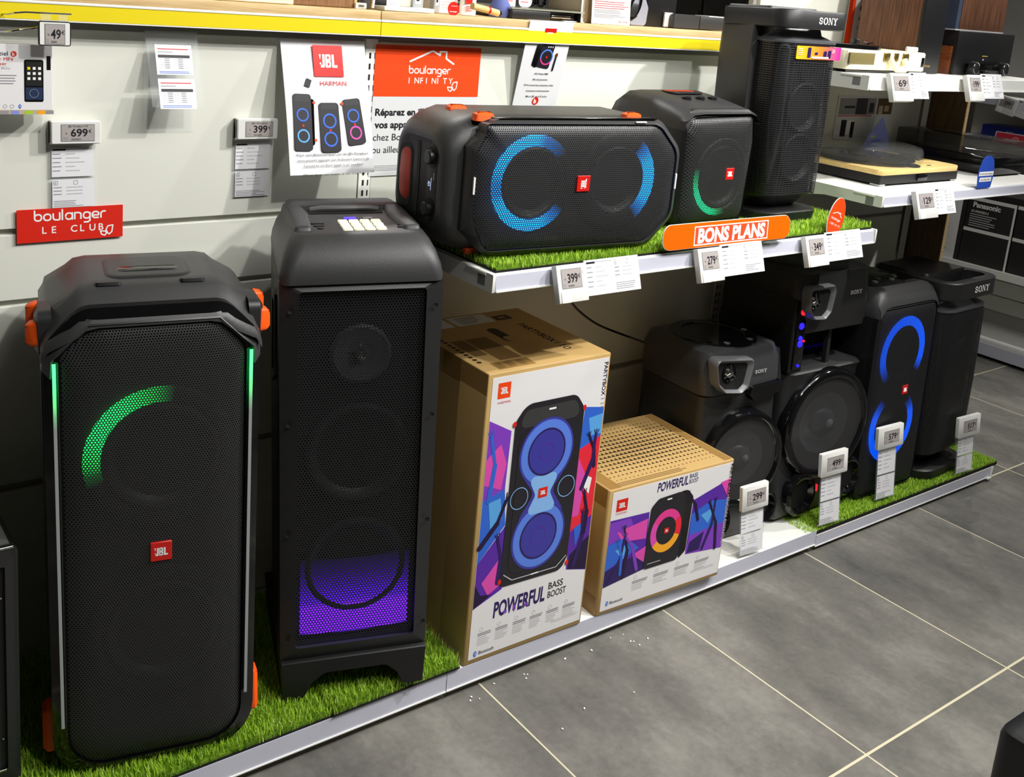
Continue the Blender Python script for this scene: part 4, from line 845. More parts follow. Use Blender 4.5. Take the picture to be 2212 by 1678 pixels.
jbl_badge(P, .045, .655, .034, .036, 'poster_orange', 1); P.text('HARMAN', .030, .625, .0055, 'red_print', 1, width=.034)
P.text('PARTYBOX', .331, .676, .0105, 'black_print', 1, rot=-PI / 2, bold=.02, width=.082); P.text('110', .331, .588, .0105, 'grey_print', 1, rot=-PI / 2, width=.03)
# concert artwork left and right of the pictured speaker
Q = [([(.013, .590), (.075, .556), (.072, .42), (.013, .40)], 'violet', 1), ([(.013, .50), (.05, .53), (.07, .48), (.06, .42), (.013, .44)], 'pink', 2), ([(.013, .402), (.072, .42), (.082, .33), (.013, .25)], 'blue_p', 1), ([(.030, .395), (.062, .40), (.07, .35), (.04, .33)], 'cyan_p', 2),
     ([(.013, .25), (.085, .33), (.09, .17), (.078, .165), (.013, .14)], 'purple', 1), ([(.03, .20), (.075, .25), (.08, .18), (.05, .165)], 'pink', 2), ([(.013, .20), (.03, .17), (.06, .165), (.013, .14)], 'deep_p', 3),
     ([(.285, .575), (.343, .565), (.343, .49), (.28, .47)], 'blue_p', 1), ([(.30, .545), (.343, .55), (.343, .50), (.31, .50)], 'cyan_p', 2), ([(.28, .47), (.343, .495), (.343, .29), (.278, .26)], 'hot_red', 1), ([(.282, .45), (.31, .40), (.30, .30), (.28, .30)], 'pink', 2), ([(.312, .40), (.33, .39), (.325, .35), (.308, .37)], 'white_print', 3),
     ([(.278, .262), (.343, .292), (.343, .148), (.28, .165)], 'purple', 1), ([(.285, .20), (.343, .24), (.343, .15), (.285, .165)], 'deep_p', 2), ([(.29, .27), (.32, .28), (.30, .22)], 'blue_p', 3)]
crowd_art(P, Q, [(.028, .40, .15, 1.45, .012, 'blue_p', 3), (.015, .29, .12, .85, .013, 'deep_p', 4), (.074, .19, .11, 1.5, .011, 'navy_p', 4), (.30, .37, .13, 1.2, .012, 'navy_p', 4), (.332, .42, .08, 1.7, .010, 'deep_p', 4), (.30, .17, .13, 1.3, .012, 'navy_p', 4), (.322, .25, .10, 1.5, .012, 'deep_p', 4)])
B = rpoly([(.082, .175), (.262, .170), (.278, .20), (.282, .575), (.255, .612), (.112, .612), (.084, .575)], [.012, .03, .03, .03, .03, .04, .03], 6)
P.poly(B, 'speaker_print', 5); P.poly(rpoly([(.092, .556), (.275, .556), (.255, .60), (.112, .598)], .02, 5), 'plastic_mid', 6); P.poly(rpoly([(.10, .20), (.262, .196), (.27, .555), (.098, .548)], .03, 5), 'speaker_print', 7)
for c in (.487, .280): P.poly(circ(.181, c, .078, .083), 'ring_dark', 8)
P.poly(rpoly([(.10, .46), (.155, .39), (.10, .31), (.262, .31), (.207, .39), (.262, .46)], .02, 4), 'ring_dark', 8)
for c in (.487, .280): P.ring(.181, c, .054, .073, 'ring_print', 9, sy=1.06)
P.poly(rpoly([(.135, .432), (.160, .385), (.135, .338), (.227, .338), (.202, .385), (.227, .432)], .012, 4), 'ring_light', 9)
for c in (.487, .280): P.poly(circ(.181, c, .054, .057), 'ring_dark', 10); P.ring(.181, c, .050, .054, 'navy_p', 11, sy=1.06); P.ring(.181, c, .020, .022, 'purple', 11)
for u in (.113, .250): P.ring(u, .388, .0235, .0255, 'ring_light', 10, sy=1.05)
jbl_badge(P, .181, .388, .026, .024, 'red', 11)
P.stroke([(.090, .205), (.115, .186), (.245, .183), (.272, .205)], .0025, 'light_grey_print', 9); P.rect(.170, .192, .183, .1865, 'white_print', 10); P.rect(.175, .195, .588, .5925, 'white_print', 10)
for u, v in ((.0815, .57), (.2825, .575), (.080, .19), (.279, .185)): P.poly(circ(u, v, .005, .007, 12), 'red', 6)
P.text('POWERFUL', .072, .102, .037, 'navy_p', 1, bold=.03, width=.150, sh=.03); P.text('BASS', .231, .127, .0165, 'black_print', 1, bold=.01, width=.044); P.text('BOOST', .231, .104, .0165, 'black_print', 1, bold=.01, width=.056)
for k, (c0_, c1_) in enumerate(((.10, .110), (.128, .136), (.162, .172))): P.rect(c0_, c1_, .104, .112 + .006 * (k % 2), 'violet', 3)
for k in range(6):
    u = .036 + k * .050; v = .074 - (.001 * k); P.ring(u + .006, v + .008, .0045, .0051, 'grey_print', 1, n=16); P.lines(u - .003, u + .036, v - .003, 2, .0045, .0026, 'grey_print', 1, .15); P.lines(u - .003, u + .036, v - .0125, 5, .0045, .0017, 'light_grey_print', 1, .4)
P.lines(.25, .335, .036, 2, .004, .0014, 'light_grey_print', 1, .1)
bt_mark(P, .030, .024, .014); P.text('Bluetooth', .040, .0195, .0085, 'black_print', 2, width=.042)
P.build('label_print', t)
P = Print((0, 0, H), (0, 1, 0), (-1, 0, 0))      # top face, read from the right-hand side
P.text('PARTYBOX', -.0, 0, .001, 'kraft', 1) if False else None
P = Print((0, 0, H), (1, 0, 0), (0, 1, 0))
P.rect(.118, .228, .283, .345, 'sheet_grey', 1, .004); P.lines(.135, .20, .33, 4, .012, .005, 'grey_print', 2); P.rect(.018, .108, .283, .345, 'sheet_grey', 1, .004); P.rect(.062, .084, .312, .326, 'grey_print', 2); P.rect(.02, .055, .290, .302, 'grey_print', 2)
P.rect(.236, .283, .287, .318, 'kraft_print', 1); jbl_mark(P, .259, .302, .03, .014, 'kraft', 3)
P.text('PARTYBOX', .262, .246, .020, 'kraft_print', 1, rot=-PI / 2, bold=.02, width=.135); P.text('110', .262, .104, .020, 'kraft_print', 1, rot=-PI / 2, width=.045)
P.rect(.165, .195, .150, .245, 'kraft_print', 1, .013); P.rect(.170, .197, .150, .185, 'kraft', 2, .010)
P.rect(.075, .135, .06, .20, 'kraft_dark', 1); P.rect(.035, .070, .10, .20, 'kraft_dark', 1)
for k in range(10): P.poly(circ(.022, .215 - k * .0165, .006, .0055, 12), 'kraft_print', 2)
for k in range(3): P.rect(.045 + .03 * k, .062 + .03 * k, .02, .05, 'kraft_dark', 3)
P.rect(.040, .14, .014, .054, 'tape', 2); P.build('top_print', t)
P = Print((0, 0, 0), (0, -1, 0), (0, 0, 1)); P.rect(-.10, -.0, .648, .697, 'tape', 1); P.rect(-.355, -.10, 0, .697, 'kraft', 1); P.rect(-.17, -.10, .645, .697, 'tape', 2); P.build('side_tape', t)
t = thing('carton', 'low wide printed carton with a pictured cube speaker with a pink and yellow ring', 'box', (1.6816, 1.6079, .0685), (0, 0, math.radians(-2.45)), 'printed speaker cartons')
W, D, H = .432, .318, .338
b = MB(); b.box(0, W, 0, D, 0, H, 'kraft', .003, .006); b.build('carton_body', t)
b = MB(); b.box(.013, W - .006, -.0006, .001, .010, H - .008, 'card_print'); b.build('front_label', t, 0)
P = Print((0, -.0006, 0), (1, 0, 0), (0, 0, 1))
jbl_badge(P, .046, .292, .036, .032, 'red', 1); P.text('HARMAN', .028, .268, .005, 'red_print', 1, width=.036)
P.text('POWERFUL', .160, .301, .0235, 'navy_p', 1, bold=.025, width=.106, sh=.08); P.text('BASS', .270, .316, .0115, 'navy_p', 1, bold=.01, width=.028); P.text('BOOST', .270, .301, .0115, 'navy_p', 1, bold=.01, width=.033)
Q = [([(.014, .256), (.142, .252), (.150, .095), (.014, .076)], 'purple', 1), ([(.014, .25), (.08, .25), (.10, .21), (.014, .19)], 'violet', 2), ([(.04, .22), (.14, .235), (.14, .18), (.06, .19)], 'pink', 3), ([(.014, .19), (.07, .20), (.12, .16), (.014, .12)], 'blue_p', 3), ([(.04, .17), (.08, .18), (.07, .14)], 'cyan_p', 4), ([(.014, .12), (.15, .15), (.15, .095), (.014, .076)], 'navy_p', 3),
     ([(.10, .145), (.148, .16), (.148, .11)], 'pink', 4), ([(.295, .25), (.425, .285), (.425, .085), (.29, .098)], 'purple', 1), ([(.295, .21), (.36, .235), (.425, .225), (.425, .16), (.295, .15)], 'blue_p', 2), ([(.33, .20), (.38, .215), (.36, .17)], 'cyan_p', 3), ([(.295, .15), (.425, .16), (.425, .085), (.29, .098)], 'violet', 2), ([(.39, .28), (.425, .285), (.425, .23)], 'pink', 3), ([(.30, .13), (.35, .15), (.34, .10), (.295, .10)], 'navy_p', 3)]
crowd_art(P, Q, [(.03, .085, .12, 1.1, .010, 'navy_p', 5), (.075, .09, .13, 1.5, .011, 'deep_p', 5), (.12, .10, .13, 1.9, .010, 'violet', 5), (.065, .10, .09, 1.6, .009, 'blue_p', 5), (.35, .10, .13, 1.2, .010, 'navy_p', 5), (.40, .09, .14, 1.7, .010, 'deep_p', 5), (.32, .19, .09, 1.9, .009, 'deep_p', 5)])
P.poly(rpoly([(.265, .092), (.288, .110), (.292, .262), (.270, .286), (.240, .286)], [.004, .012, .012, .02, .01], 5), 'gloss_black', 5)
P.poly(rpoly([(.142, .092), (.262, .092), (.266, .27), (.246, .286), (.168, .282), (.146, .262)], [.012, .012, .02, .02, .02, .02], 5), 'speaker_print', 6)
P.ring(.207, .186, .034, .053, 'magenta_print', 7, .55, 2.6, sy=1.12); P.ring(.207, .186, .034, .053, 'pink', 7, 2.6, 3.8, sy=1.12); P.ring(.207, .186, .034, .053, 'orange_print', 7, 3.8, 5.9, sy=1.12); P.ring(.207, .186, .034, .053, 'hot_red', 7, 5.9, 6.85, sy=1.12)
jbl_badge(P, .209, .186, .016, .015, 'red', 8); P.rect(.198, .214, .272, .276, 'white_print', 8); P.rect(.155, .20, .104, .106, 'light_grey_print', 8)
P.text('PARTYBOX', .419, .327, .011, 'black_print', 6, rot=-PI / 2, bold=.02, width=.092); P.text('ENCORE ESSENTIAL', .419, .23, .011, 'light_grey_print', 6, rot=-PI / 2, width=.135)
for k in range(4):
    u = .115 + k * .073; v = .068; P.ring(u + .006, v + .009, .0045, .0051, 'grey_print', 1, n=16); P.lines(u - .003, u + .050, v - .003, 2, .0045, .0026, 'grey_print', 1, .15); P.lines(u - .003, u + .050, v - .0125, 4, .0045, .0017, 'light_grey_print', 1, .4)
P.lines(.32, .41, .040, 2, .004, .0014, 'light_grey_print', 1, .1)
bt_mark(P, .034, .028, .013); P.text('Bluetooth', .043, .0235, .008, 'black_print', 2, width=.042); P.build('label_print', t)
P = Print((0, 0, H), (1, 0, 0), (0, 1, 0))
for j in range(15):
    for i in range(30):
        u = .012 + i * .0139 + (j % 2) * .007; v = .035 + j * .0186; k = 1 - abs((i - 15) / 19.0) ** 2 * .6; k *= .28 + .72 * math.sin(PI * min(1, max(0, (j + .6) / 14.5))); s = .0074 * k
        if u + s < W - .006: P.poly([(u - s, v - s * .8), (u + s, v - s * .8), (u + s * .2, v + s * 1.05)], 'kraft_print', 1)
P.rect(.01, W - .01, .150, .1515, 'kraft', 2); P.lines(.03, .27, .020, 3, .0065, .0032, 'kraft_dark', 1, .1); P.rect(.006, .042, .004, .312, 'tape', 2); P.rect(W - .034, W - .006, .004, .312, 'tape', 2); P.build('top_print', t)
P = Print((0, 0, 0), (0, -1, 0), (0, 0, 1)); P.rect(-.30, -.006, 0, .05, 'tape', 1); P.build('side_tape', t); P = Print((0, 0, 0), (0, -1, 0), (0, 0, 1)); P.rect(-.30, -.006, .29, .338, 'tape', 1); P.build('side_tape', t)
# ------------------------------------------------------------ price labels
def esl(parent, price, u0, u1, v0, v1, y=-.0, title='', small='', nlines=True):
    """electronic price label: frame with a grey display"""
    w, h = u1 - u0, v1 - v0
    b = MB(); b.ext(rrect(u0, u1, v0, v1, h * .06, 3), 'y', [(y - .011, .0015), (y - .0095, 0), (y, 0)], 'esl_white'); o = b.build('label_case', parent, 40)
    P = Print((0, y - .0112, 0)); return o, P
def esl_face(P, price, u0, u1, v0, v1, l=1, title=''):
    w, h = u1 - u0, v1 - v0
    P.rect(u0 - .0012, u1 + .0012, v0 - .0012, v1 + .0012, 'strip_grey', l); P.rect(u0, u1, v0, v1, 'esl_screen', l + 1)
    P.text(price, u0 + w * .28, v0 + h * .28, h * .46, 'black_print', l + 2, bold=.02, width=w * .52); P.text('€', u0 + w * .83, v0 + h * .50, h * .20, 'black_print', l + 2)
    P.rect(u0 + w * .30, u0 + w * .62, v0 + h * .06, v0 + h * .16, 'grey_rail', l + 2)
    for k in range(7): P.rect(u0 + w * (.31 + .042 * k), u0 + w * (.325 + .042 * k), v0 + h * .06, v0 + h * .16, 'black_print', l + 3)
    P.rect(u0 + w * .04, u0 + w * .2, v0 + h * .2, v0 + h * .24, 'grey_print', l + 2); P.rect(u0 + w * .04, u0 + w * .2, v0 + h * .1, v0 + h * .14, 'grey_print', l + 2); P.text('b', u0 + w * .13, v0 + h * .42, h * .12, 'black_print', l + 2)
    if title: P.text(title, u0 + w * .2, v1 - h * .14, h * .11, 'black_print', l + 2, width=w * .6)
def sheet_print(P, u0, u1, v0, v1, kind=0, l=1):
    w, h = u1 - u0, v1 - v0; P.rect(u0, u1, v0, v1, 'paper', l)
    if kind == 0:
        P.rect(u0 + w * .02, u0 + w * .33, v1 - h * .09, v1 - h * .03, 'black_print', l + 1); P.rect(u0 + w * .33, u1 - w * .04, v1 - h * .055, v1 - h * .04, 'grey_print', l + 1)
        for k in range(5): v = v1 - h * (.22 + .145 * k); P.rect(u0 + w * .02, u0 + w * (.2 + .03 * (k % 2)), v, v + h * .03, 'grey_print', l + 1); P.rect(u0 + w * .33, u0 + w * (.55 + .22 * ((k * 7) % 3) / 2), v, v + h * .03, 'light_grey_print', l + 1)
    elif kind == 1:
        for a in (.03, .5): P.band(rrect(u0 + w * a, u0 + w * (a + .1), v1 - h * .2, v1 - h * .05, h * .03, 3), rrect(u0 + w * (a + .01), u0 + w * (a + .09), v1 - h * .185, v1 - h * .065, h * .02, 3), 'grey_print', l + 1)
        P.text('6', u0 + w * .055, v1 - h * .17, h * .09, 'grey_print', l + 1)
        for k in range(3): v = v1 - h * (.3 + .12 * k); P.rect(u0 + w * .03, u0 + w * .22, v, v + h * .03, 'grey_print', l + 1); P.rect(u0 + w * .33, u0 + w * .72, v, v + h * .03, 'light_grey_print', l + 1)
        P.lines(u0 + w * .03, u1 - w * .1, v0 + h * .22, 4, h * .06, h * .022, 'grey_print', l + 1, .5)
# two labels clipped to the wall panel, with clear leaflet pockets
for nm, X, Z, price, ttl, lb in (('wall_price_label', .572, 1.2155, '699', 'JBL Partybox 710', 'white price label reading 699 with leaflets, high on the left wall'), ('wall_price_label', .9555, 1.2175, '399', 'JBL Partybox', 'white price label reading 399 with leaflets, left of the hanging poster')):
    t = thing(nm, lb, 'price label', (X, 2.0985, Z), 0, 'price labels on the wall')
    b = MB(); b.box(-.047, .045, -.012, 0, -.024, .022, 'esl_white', .0015); b.box(-.047, -.043, -.018, 0, -.024, .022, 'esl_white', .001); b.build('bracket', t)
    o, P = esl(t, price, -.047, .047, -.0225, .0225, -.012); P.o = Vector((0, -.0232, 0)); esl_face(P, price, -.028, .034, -.016, .0155, 1, ttl); P.build('display', o)
    for k, (z1, z0) in enumerate(((-.030, -.092), (-.093, -.154))):
        dx = -.001 + .001 * k
        b = MB(); b.box(-.046 + dx, .043 + dx, -.0035, -.0005, z0, z1, 'acrylic'); o2 = b.build('leaflet_pocket', t, 0)
        P = Print((0, -.0037, 0)); sheet_print(P, -.041 + dx, .0405 + dx, z0 + .001, z1 - .003, k); P.build('leaflet', o2)
# label on the chrome wire hook, top left
t = thing('hook_price_label', 'small framed price label reading 49 hung from a chrome wire hook', 'price label', (.517, 2.02, 1.41))
b = MB(); f_ = rrect(-.0285, .0285, -.0225, .0225, .004, 4); b.ext(f_, 'y', [(-.006, 0), (0, 0)], 'black_print'); b.ext(inset(f_, .002), 'y', [(-.0064, 0), (-.005, 0)], 'esl_white'); b.build('label_case', t, 0)
P = Print((0, -.0066, 0)); esl_face(P, '49', -.017, .017, -.0185, .0165, 1); P.build('display', t)
b = MB(); b.box(-.024, -.006, -.004, -.002, .02, .036, 'acrylic'); b.box(.007, .024, -.004, -.002, .02, .036, 'acrylic'); b.build('hang_tab', t, 0)
t = thing('wire_hook', 'bent chrome wire hook holding the small framed price label', 'hook', (.517, 2.02, 1.41))
b = MB(); b.tube([(-.10, .07, .028), (-.075, .02, .03), (-.068, .0, .034), (-.05, -.003, .0365), (.03, -.003, .0365)], .0016, 'chrome', 8); b.build('upper_wire', t); b = MB(); b.tube([(-.10, .07, -.004), (-.072, .01, .0), (-.06, .0, .004), (-.03, .005, .008), (-.01, .02, .014)], .0022, 'chrome', 8); b.build('lower_wire', t)
# boxed music player hanging below the hook
t = thing('blister_box', 'white boxed music player hanging at the left edge under the wire hook', 'box', (.458, 2.06, 1.322))
MB().box(-.075, .062, -.014, .014, -.0655, .0635, 'card_print', .0008).build('carton', t, 0)
P = Print((0, -.0142, 0)); P.text('ssentiel', -.052, .043, .0075, 'black_print', 1, width=.036); P.poly(circ(-.006, .0462, .0052, n=20), 'club_red', 1); P.text('b', -.0085, .043, .006, 'white_print', 2, bold=.02)
P.text('Lecteur MP4', -.056, .0335, .0062, 'red_print', 1, width=.049); P.text('player', -.040, .0255, .0055, 'red_print', 1, width=.022); P.text('FC 8Go', -.040, .018, .005, 'light_grey_print', 1, width=.028); P.lines(-.05, .0, .006, 4, .005, .0016, 'grey_print', 1, .4)
P.rect(.012, .046, -.042, .0365, 'gloss_black', 1, .003); P.rect(.015, .0435, -.012, .033, 'inner_black', 2); P.rect(.014, .0445, -.038, -.015, 'navy_print', 2, .002); P.ring(.029, -.026, .0075, .0082, 'grey_print', 3, n=24)
for i in range(3):
    for j in range(3): P.rect(.0175 + .0095 * i, .0225 + .0095 * i, .018 - .0095 * j, .023 - .0095 * j, 'yellow' if i + j == 0 else 'white_print', 3)
P.rect(.052, .059, .018, .044, 'gloss_black', 1); bt_mark(P, .004, -.0505, .008, 1); P.ring(-.010, -.0505, .003, .0036, 'grey_print', 1, n=14); P.ring(-.022, -.0505, .003, .0036, 'grey_print', 1, n=14)
P.rect(-.075, .062, -.0655, -.0455 - .0115, 'beige', 1)
for a, m in ((-.06, 'turf_dark'), (-.03, 'grey_print'), (-.012, 'lilac'), (.012, 'turf_a'), (.035, 'orange_print'), (.05, 'grey_print')): P.rect(a, a + .014, -.0655, -.0585, m, 2)
P.build('box_print', t)
# ------------------------------------------------------------ posters and signs on the wall
t = thing('acrylic_pocket', 'clear acrylic pocket with two small table sheets, hung at the upper left of the wall', 'sign holder', (.764, 2.09, 1.4165))
b = MB()
b.quad((-.054, 0, 0), (.054, 0, 0), (.054, -.05, -.146), (-.054, -.05, -.146), 'acrylic'); b.quad((-.054, 0, 0), (.054, 0, 0), (.054, .006, -.205), (-.054, .006, -.205), 'acrylic'); b.box(-.054, .054, -.004, .006, -.004, .002, 'acrylic'); b.build('clear_holder', t, 0)
dv = Vector((0, -.05, -.146)).normalized()
P = Print((0, -.0008, 0), (1, 0, 0), -dv)
for v1 in (-.026, -.096):
    P.rect(-.038, .038, v1 - .062, v1, 'paper', 1); P.rect(-.033, .031, v1 - .010, v1 - .008, 'red_print', 2); P.rect(-.033, -.002, v1 - .016, v1 - .0145, 'grey_print', 2); P.rect(-.033, .033, v1 - .027, v1 - .021, 'black_print', 2)
    for k in range(6): P.rect(-.033, .033, v1 - .030 - .0038 * k, v1 - .0296 - .0038 * k, 'light_grey_print', 2); P.rect(-.02, -.01, v1 - .0295 - .0038 * k, v1 - .0282 - .0038 * k, 'grey_print', 2); P.rect(.008, .018, v1 - .0295 - .0038 * k, v1 - .0282 - .0038 * k, 'grey_print', 2)
    P.lines(-.033, .03, v1 - .056, 2, .003, .0012, 'blue_p', 2)
P.build('table_sheet', t)
t = thing('poster', 'white hanging poster with a red logo and three pictured speakers', 'poster', (1.109, 2.086, 1.4115))
dv = Vector((.0, -.078, -.286)); L = dv.length
b = MB(); N = 8; sg = lambda k: .004 * math.sin(PI * k / N)
b.rings([[(-.105, -.078 * k / N - sg(k), -.286 * k / N), (.105, -.078 * k / N - sg(k), -.286 * k / N), (.105, -.078 * k / N - sg(k) + .0015, -.286 * k / N), (-.105, -.078 * k / N - sg(k) + .0015, -.286 * k / N)] for k in range(N + 1)], 'paper'); b.box(-.108, .108, -.002, .012, -.001, .002, 'acrylic'); b.build('sheet', t, 0)
P = Print((0, -.0055, -.002), (1, 0, 0), -dv)
jbl_badge(P, .006, -.042, .074, .070, 'logo_red', 1); P.text('HARMAN', -.018, -.097, .0105, 'red_print', 1, width=.066)
def pic_speaker(u, v, w, h, tilt, c1, c2, side):
    def T(a, b_): return (u + a * math.cos(tilt) - b_ * math.sin(tilt), v + a * math.sin(tilt) + b_ * math.cos(tilt))
    pol = lambda pts, m, l: P.poly([T(*p) for p in pts], m, l)
    if side: pol(rpoly([(w * .2, -h * .5), (w * .62, -h * .38), (w * .66, h * .40), (w * .2, h * .46)], .003, 3), 'gloss_black', 2)
    pol(rpoly([(-w / 2, -h / 2), (w / 2, -h / 2), (w / 2, h / 2), (-w / 2, h / 2)], w * .16, 4), 'speaker_print', 3); pol(rpoly([(-w * .42, h * .36), (w * .42, h * .36), (w * .36, h * .49), (-w * .36, h * .49)], .003, 3), 'grey_pod', 4)
    for k, c in enumerate((.13, -.24)):
        q = [T(w * .34 * math.cos(2 * PI * i / 28), h * c + w * .34 * math.sin(2 * PI * i / 28)) for i in range(28)]; r_ = [T(w * .26 * math.cos(2 * PI * i / 28), h * c + w * .26 * math.sin(2 * PI * i / 28)) for i in range(28)]; P.band(q, r_, c1 if k == 0 else c2, 5)
    pol(rrect(-w * .05, w * .05, -h * .08, -h * .04), 'red', 6)
pic_speaker(-.068, -.178, .044, .125, -.03, 'blue_p', 'cyan_p', True); P.stroke([(-.052, -.10), (-.045, -.083)], .013, 'black_print', 3, caps=False)
pic_speaker(-.002, -.190, .050, .110, 0, 'blue_p', 'blue_p', False); pic_speaker(.060, -.178, .046, .104, .10, 'blue_p', 'pink', False)
for u, v in ((-.038, -.135), (.032, -.137), (-.04, -.218)): P.poly(circ(u, v, .0035, n=10), 'poster_orange', 6)
for k, (s, w_) in enumerate((('Pour une démonstration sur les JBL Partybox,', .180), ('vous pouvez appuyer sur le bouton Lecture de', .180), ("l'enceinte ou faire appel à un vendeur.", .150), ('(Merci de ne pas mettre le son trop fort)', .158))): P.text(s, .002, -.252 - .0122 * k - (.008 if k == 3 else 0), .0052, 'black_print', 1, 'c', width=w_)
P.build('poster_print', t)
t = thing('poster', 'large poster with an orange roof logo header, partly behind the lying speaker', 'poster', (1.404, 2.0985, 1.4085))
b = MB(); b.box(-.152, .152, -.0015, 0, -.312, 0, 'sheet_grey'); b.build('sheet', t, 0)
P = Print((0, -.0016, 0)); P.rect(-.152, .152, -.121, 0, 'poster_orange', 1); house_mark(P, .008, -.037, .126, 'white_print', .0045, 2); boulanger_word(P, -.056, -.066, .126, 'white_print', 2)
for k, ch in enumerate('INFINITY'): P.text(ch, -.056 + k * .0165, -.089, .0135, 'white_print', 2, bold=.01)
leaf_mark(P, .072, -.097, .014, 'white_print', .0026, 2)
P.text('Réparez en illimité', -.143, -.166, .0158, 'black_print', 1, bold=.03, width=.187); P.text('vos appareils', -.143, -.196, .0158, 'black_print', 1, bold=.03, width=.135); P.text('achetés', .002, -.196, .0158, 'black_print', 1, width=.073)
P.text('chez Boulanger', -.145, -.226, .0158, 'black_print', 1, width=.150); P.text('ou ailleurs.', -.146, -.256, .0158, 'black_print', 1, width=.102); P.lines(-.148, .14, -.288, 4, .0036, .0013, 'grey_print', 1, .1); P.build('poster_print', t)
t = thing('poster', 'narrow white poster with a pictured speaker and microphone, hung from the worktop edge', 'poster', (1.738, 2.048, 1.4872))
dv = Vector((.0, .044, -.222)); b = MB(); b.quad((-.073, 0, 0), (.073, 0, 0), (.073, .044, -.222), (-.073, .044, -.222), 'paper'); b.quad((-.073, .0015, 0), (.073, .0015, 0), (.073, .0455, -.222), (-.073, .0455, -.222), 'paper'); b.box(-.074, .074, -.0005, .012, -.001, .001, 'acrylic'); b.build('sheet', t, 0)
P = Print((0, -.0006, 0), (1, 0, 0), -dv); jbl_badge(P, .0, -.036, .038, .034, 'logo_red', 1)
P.poly(rpoly([(-.038, -.118), (.018, -.126), (.026, -.062), (-.026, -.056)], .006, 4), 'speaker_print', 2); P.poly(rpoly([(-.040, -.116), (-.024, -.124), (-.016, -.058), (-.034, -.062)], .004, 3), 'gloss_black', 3); P.ring(.004, -.094, .017, .021, 'ring_print', 4); P.ring(.004, -.094, .017, .021, 'magenta_print', 5, 3.4, 5.6); P.poly(circ(.004, -.094, .003, n=10), 'red', 5)
for k in range(3): P.poly(circ(.004 + .007 * k, -.067, .002, n=8), 'white_print', 5)
P.stroke([(.033, -.128), (.036, -.092)], .006, 'speaker_print', 3); P.poly(circ(.0365, -.088, .0045, .006, 12), 'cherry', 4)
for k, (s, w_) in enumerate((('100 Watts RMS', .046), ("18h d'autonomie", .050), ("IPX4 contre les projections d'eau", .098), ('Connexion multi-enceintes', .078), ('Micro JBL sans fil inclus', .070))): P.text(s, .0, -.141 - .0152 * k, .0046, 'black_print', 1, 'c', bold=.01, width=w_)
P.poly(circ(0, -.212, .0105, n=24), 'club_red', 1); P.text('b', -.0055, -.218, .0115, 'white_print', 2, bold=.04); P.build('poster_print', t)
t = thing('club_sign', 'red strip sign with white lettering stuck across the wall groove', 'sign', (.567, 2.096, 1.028))
b = MB(); b.box(-.103, .103, -.002, .0, -.0335, .0335, 'club_red'); b.build('sheet', t, 0)
P = Print((0, -.0021, 0)); boulanger_word(P, -.070, .0085, .146, 'white_print', 1)
for k, ch in enumerate('LE CLUB'): P.text(ch, -.056 + k * .0183, -.0165, .0135, 'white_print', 1, bold=.012)
leaf_mark(P, .070, -.019, .0125, 'white_print', .0025, 1); P.build('sign_print', t)
# ------------------------------------------------------------ labels on the shelf rails
def rail_label(price, x, yf, z, label, tilt=-18, w=.082, wl=.158, zl=.0, grp='price labels on the shelf rails'):
    t = thing('rail_price_label', label, 'price label', (x, yf, z), (math.radians(tilt), 0, 0), grp)
    b = MB(); b.box(0, w, -.012, .004, -.078, .002, 'esl_white', .0015); b.box(.002, w - .004, .004, .012, -.02, .0, 'acrylic'); b.box(.006, .032, -.0135, -.011, -.078, -.054, 'white_edge', .001); o = b.build('label_case', t)
    P = Print((0, -.0122, 0)); esl_face(P, price, .012, w - .016, -.047, -.008, 1); P.rect(w - .012, w - .010, -.02, -.012, 'light_grey_print', 1); P.build('display', o)
    b = MB(); b.box(w - .002, w + wl, -.009, -.0075, -.070, .006, 'paper'); b.box(w - .002, w + wl + .001, -.0075, -.006, -.071, .006, 'acrylic'); s = b.build('leaflet', t, 0)
    P = Print((0, -.0092, 0)); sheet_print(P, w + .002, w + wl * .52, -.066, .004, 0); sheet_print(P, w + wl * .52, w + wl - .002, -.066, .004, 1); P.build('leaflet_print', s); return t
rail_label('399', 1.398, 1.574, .999, 'white price label reading 399 with a leaflet on the shelf rail under the lying speaker')
rail_label('279', 1.830, 1.574, .999, 'white price label reading 279 with a leaflet, below the orange strip sign', wl=.15)
rail_label('349', 2.232, 1.574, .999, 'white price label reading 349 with a leaflet, below the round orange sign', w=.086, wl=.152)
rail_label('129', 2.715, 1.580, 1.092, 'white price label reading 129 under the bamboo record player', w=.098, wl=.10)
rail_label('69', 2.655, 1.680, 1.410, 'white price label reading 69 under the cream record player', w=.10, wl=.083)
rail_label('199', 3.055, 1.680, 1.412, 'white price label reading 199 on the upper shelf, cut by the right edge', w=.085, wl=.12)
t = thing('strip_sign', 'long rounded orange strip sign with bold white lettering on the shelf edge', 'sign', (1.945, 1.572, 1.034), (math.radians(-4), 0, math.radians(-1)))
S = rrect(-.222, .222, -.028, .030, .024, 8); b = MB(); b.ext(S, 'y', [(-.0012, 0), (.0012, 0)], 'bright_orange'); b.ext(inset(S, -.001), 'y', [(-.0006, 0), (.0018, 0)], 'white_edge'); b.build('plate', t, 0)
P = Print((0, -.0013, 0)); P.band(rrect(-.122, .138, -.0235, .0225), rrect(-.119, .135, -.0205, .0195), 'white_print', 1); P.rect(-.119, .135, -.0205, .0195, 'red_strip', 1); P.text('BONS PLANS', .008, -.0165, .0315, 'white_print', 2, 'c', bold=.045, width=.236, sh=.04); P.build('sign_print', t)
MB().box(-.03, .03, .0015, .010, -.034, -.020, 'acrylic').build('clip', t, 0)
t = thing('oval_sign', 'oval orange sign with a white roof logo on the right end of the shelf edge', 'sign', (2.372, 1.578, 1.040), (math.radians(-3), math.radians(20), 0))
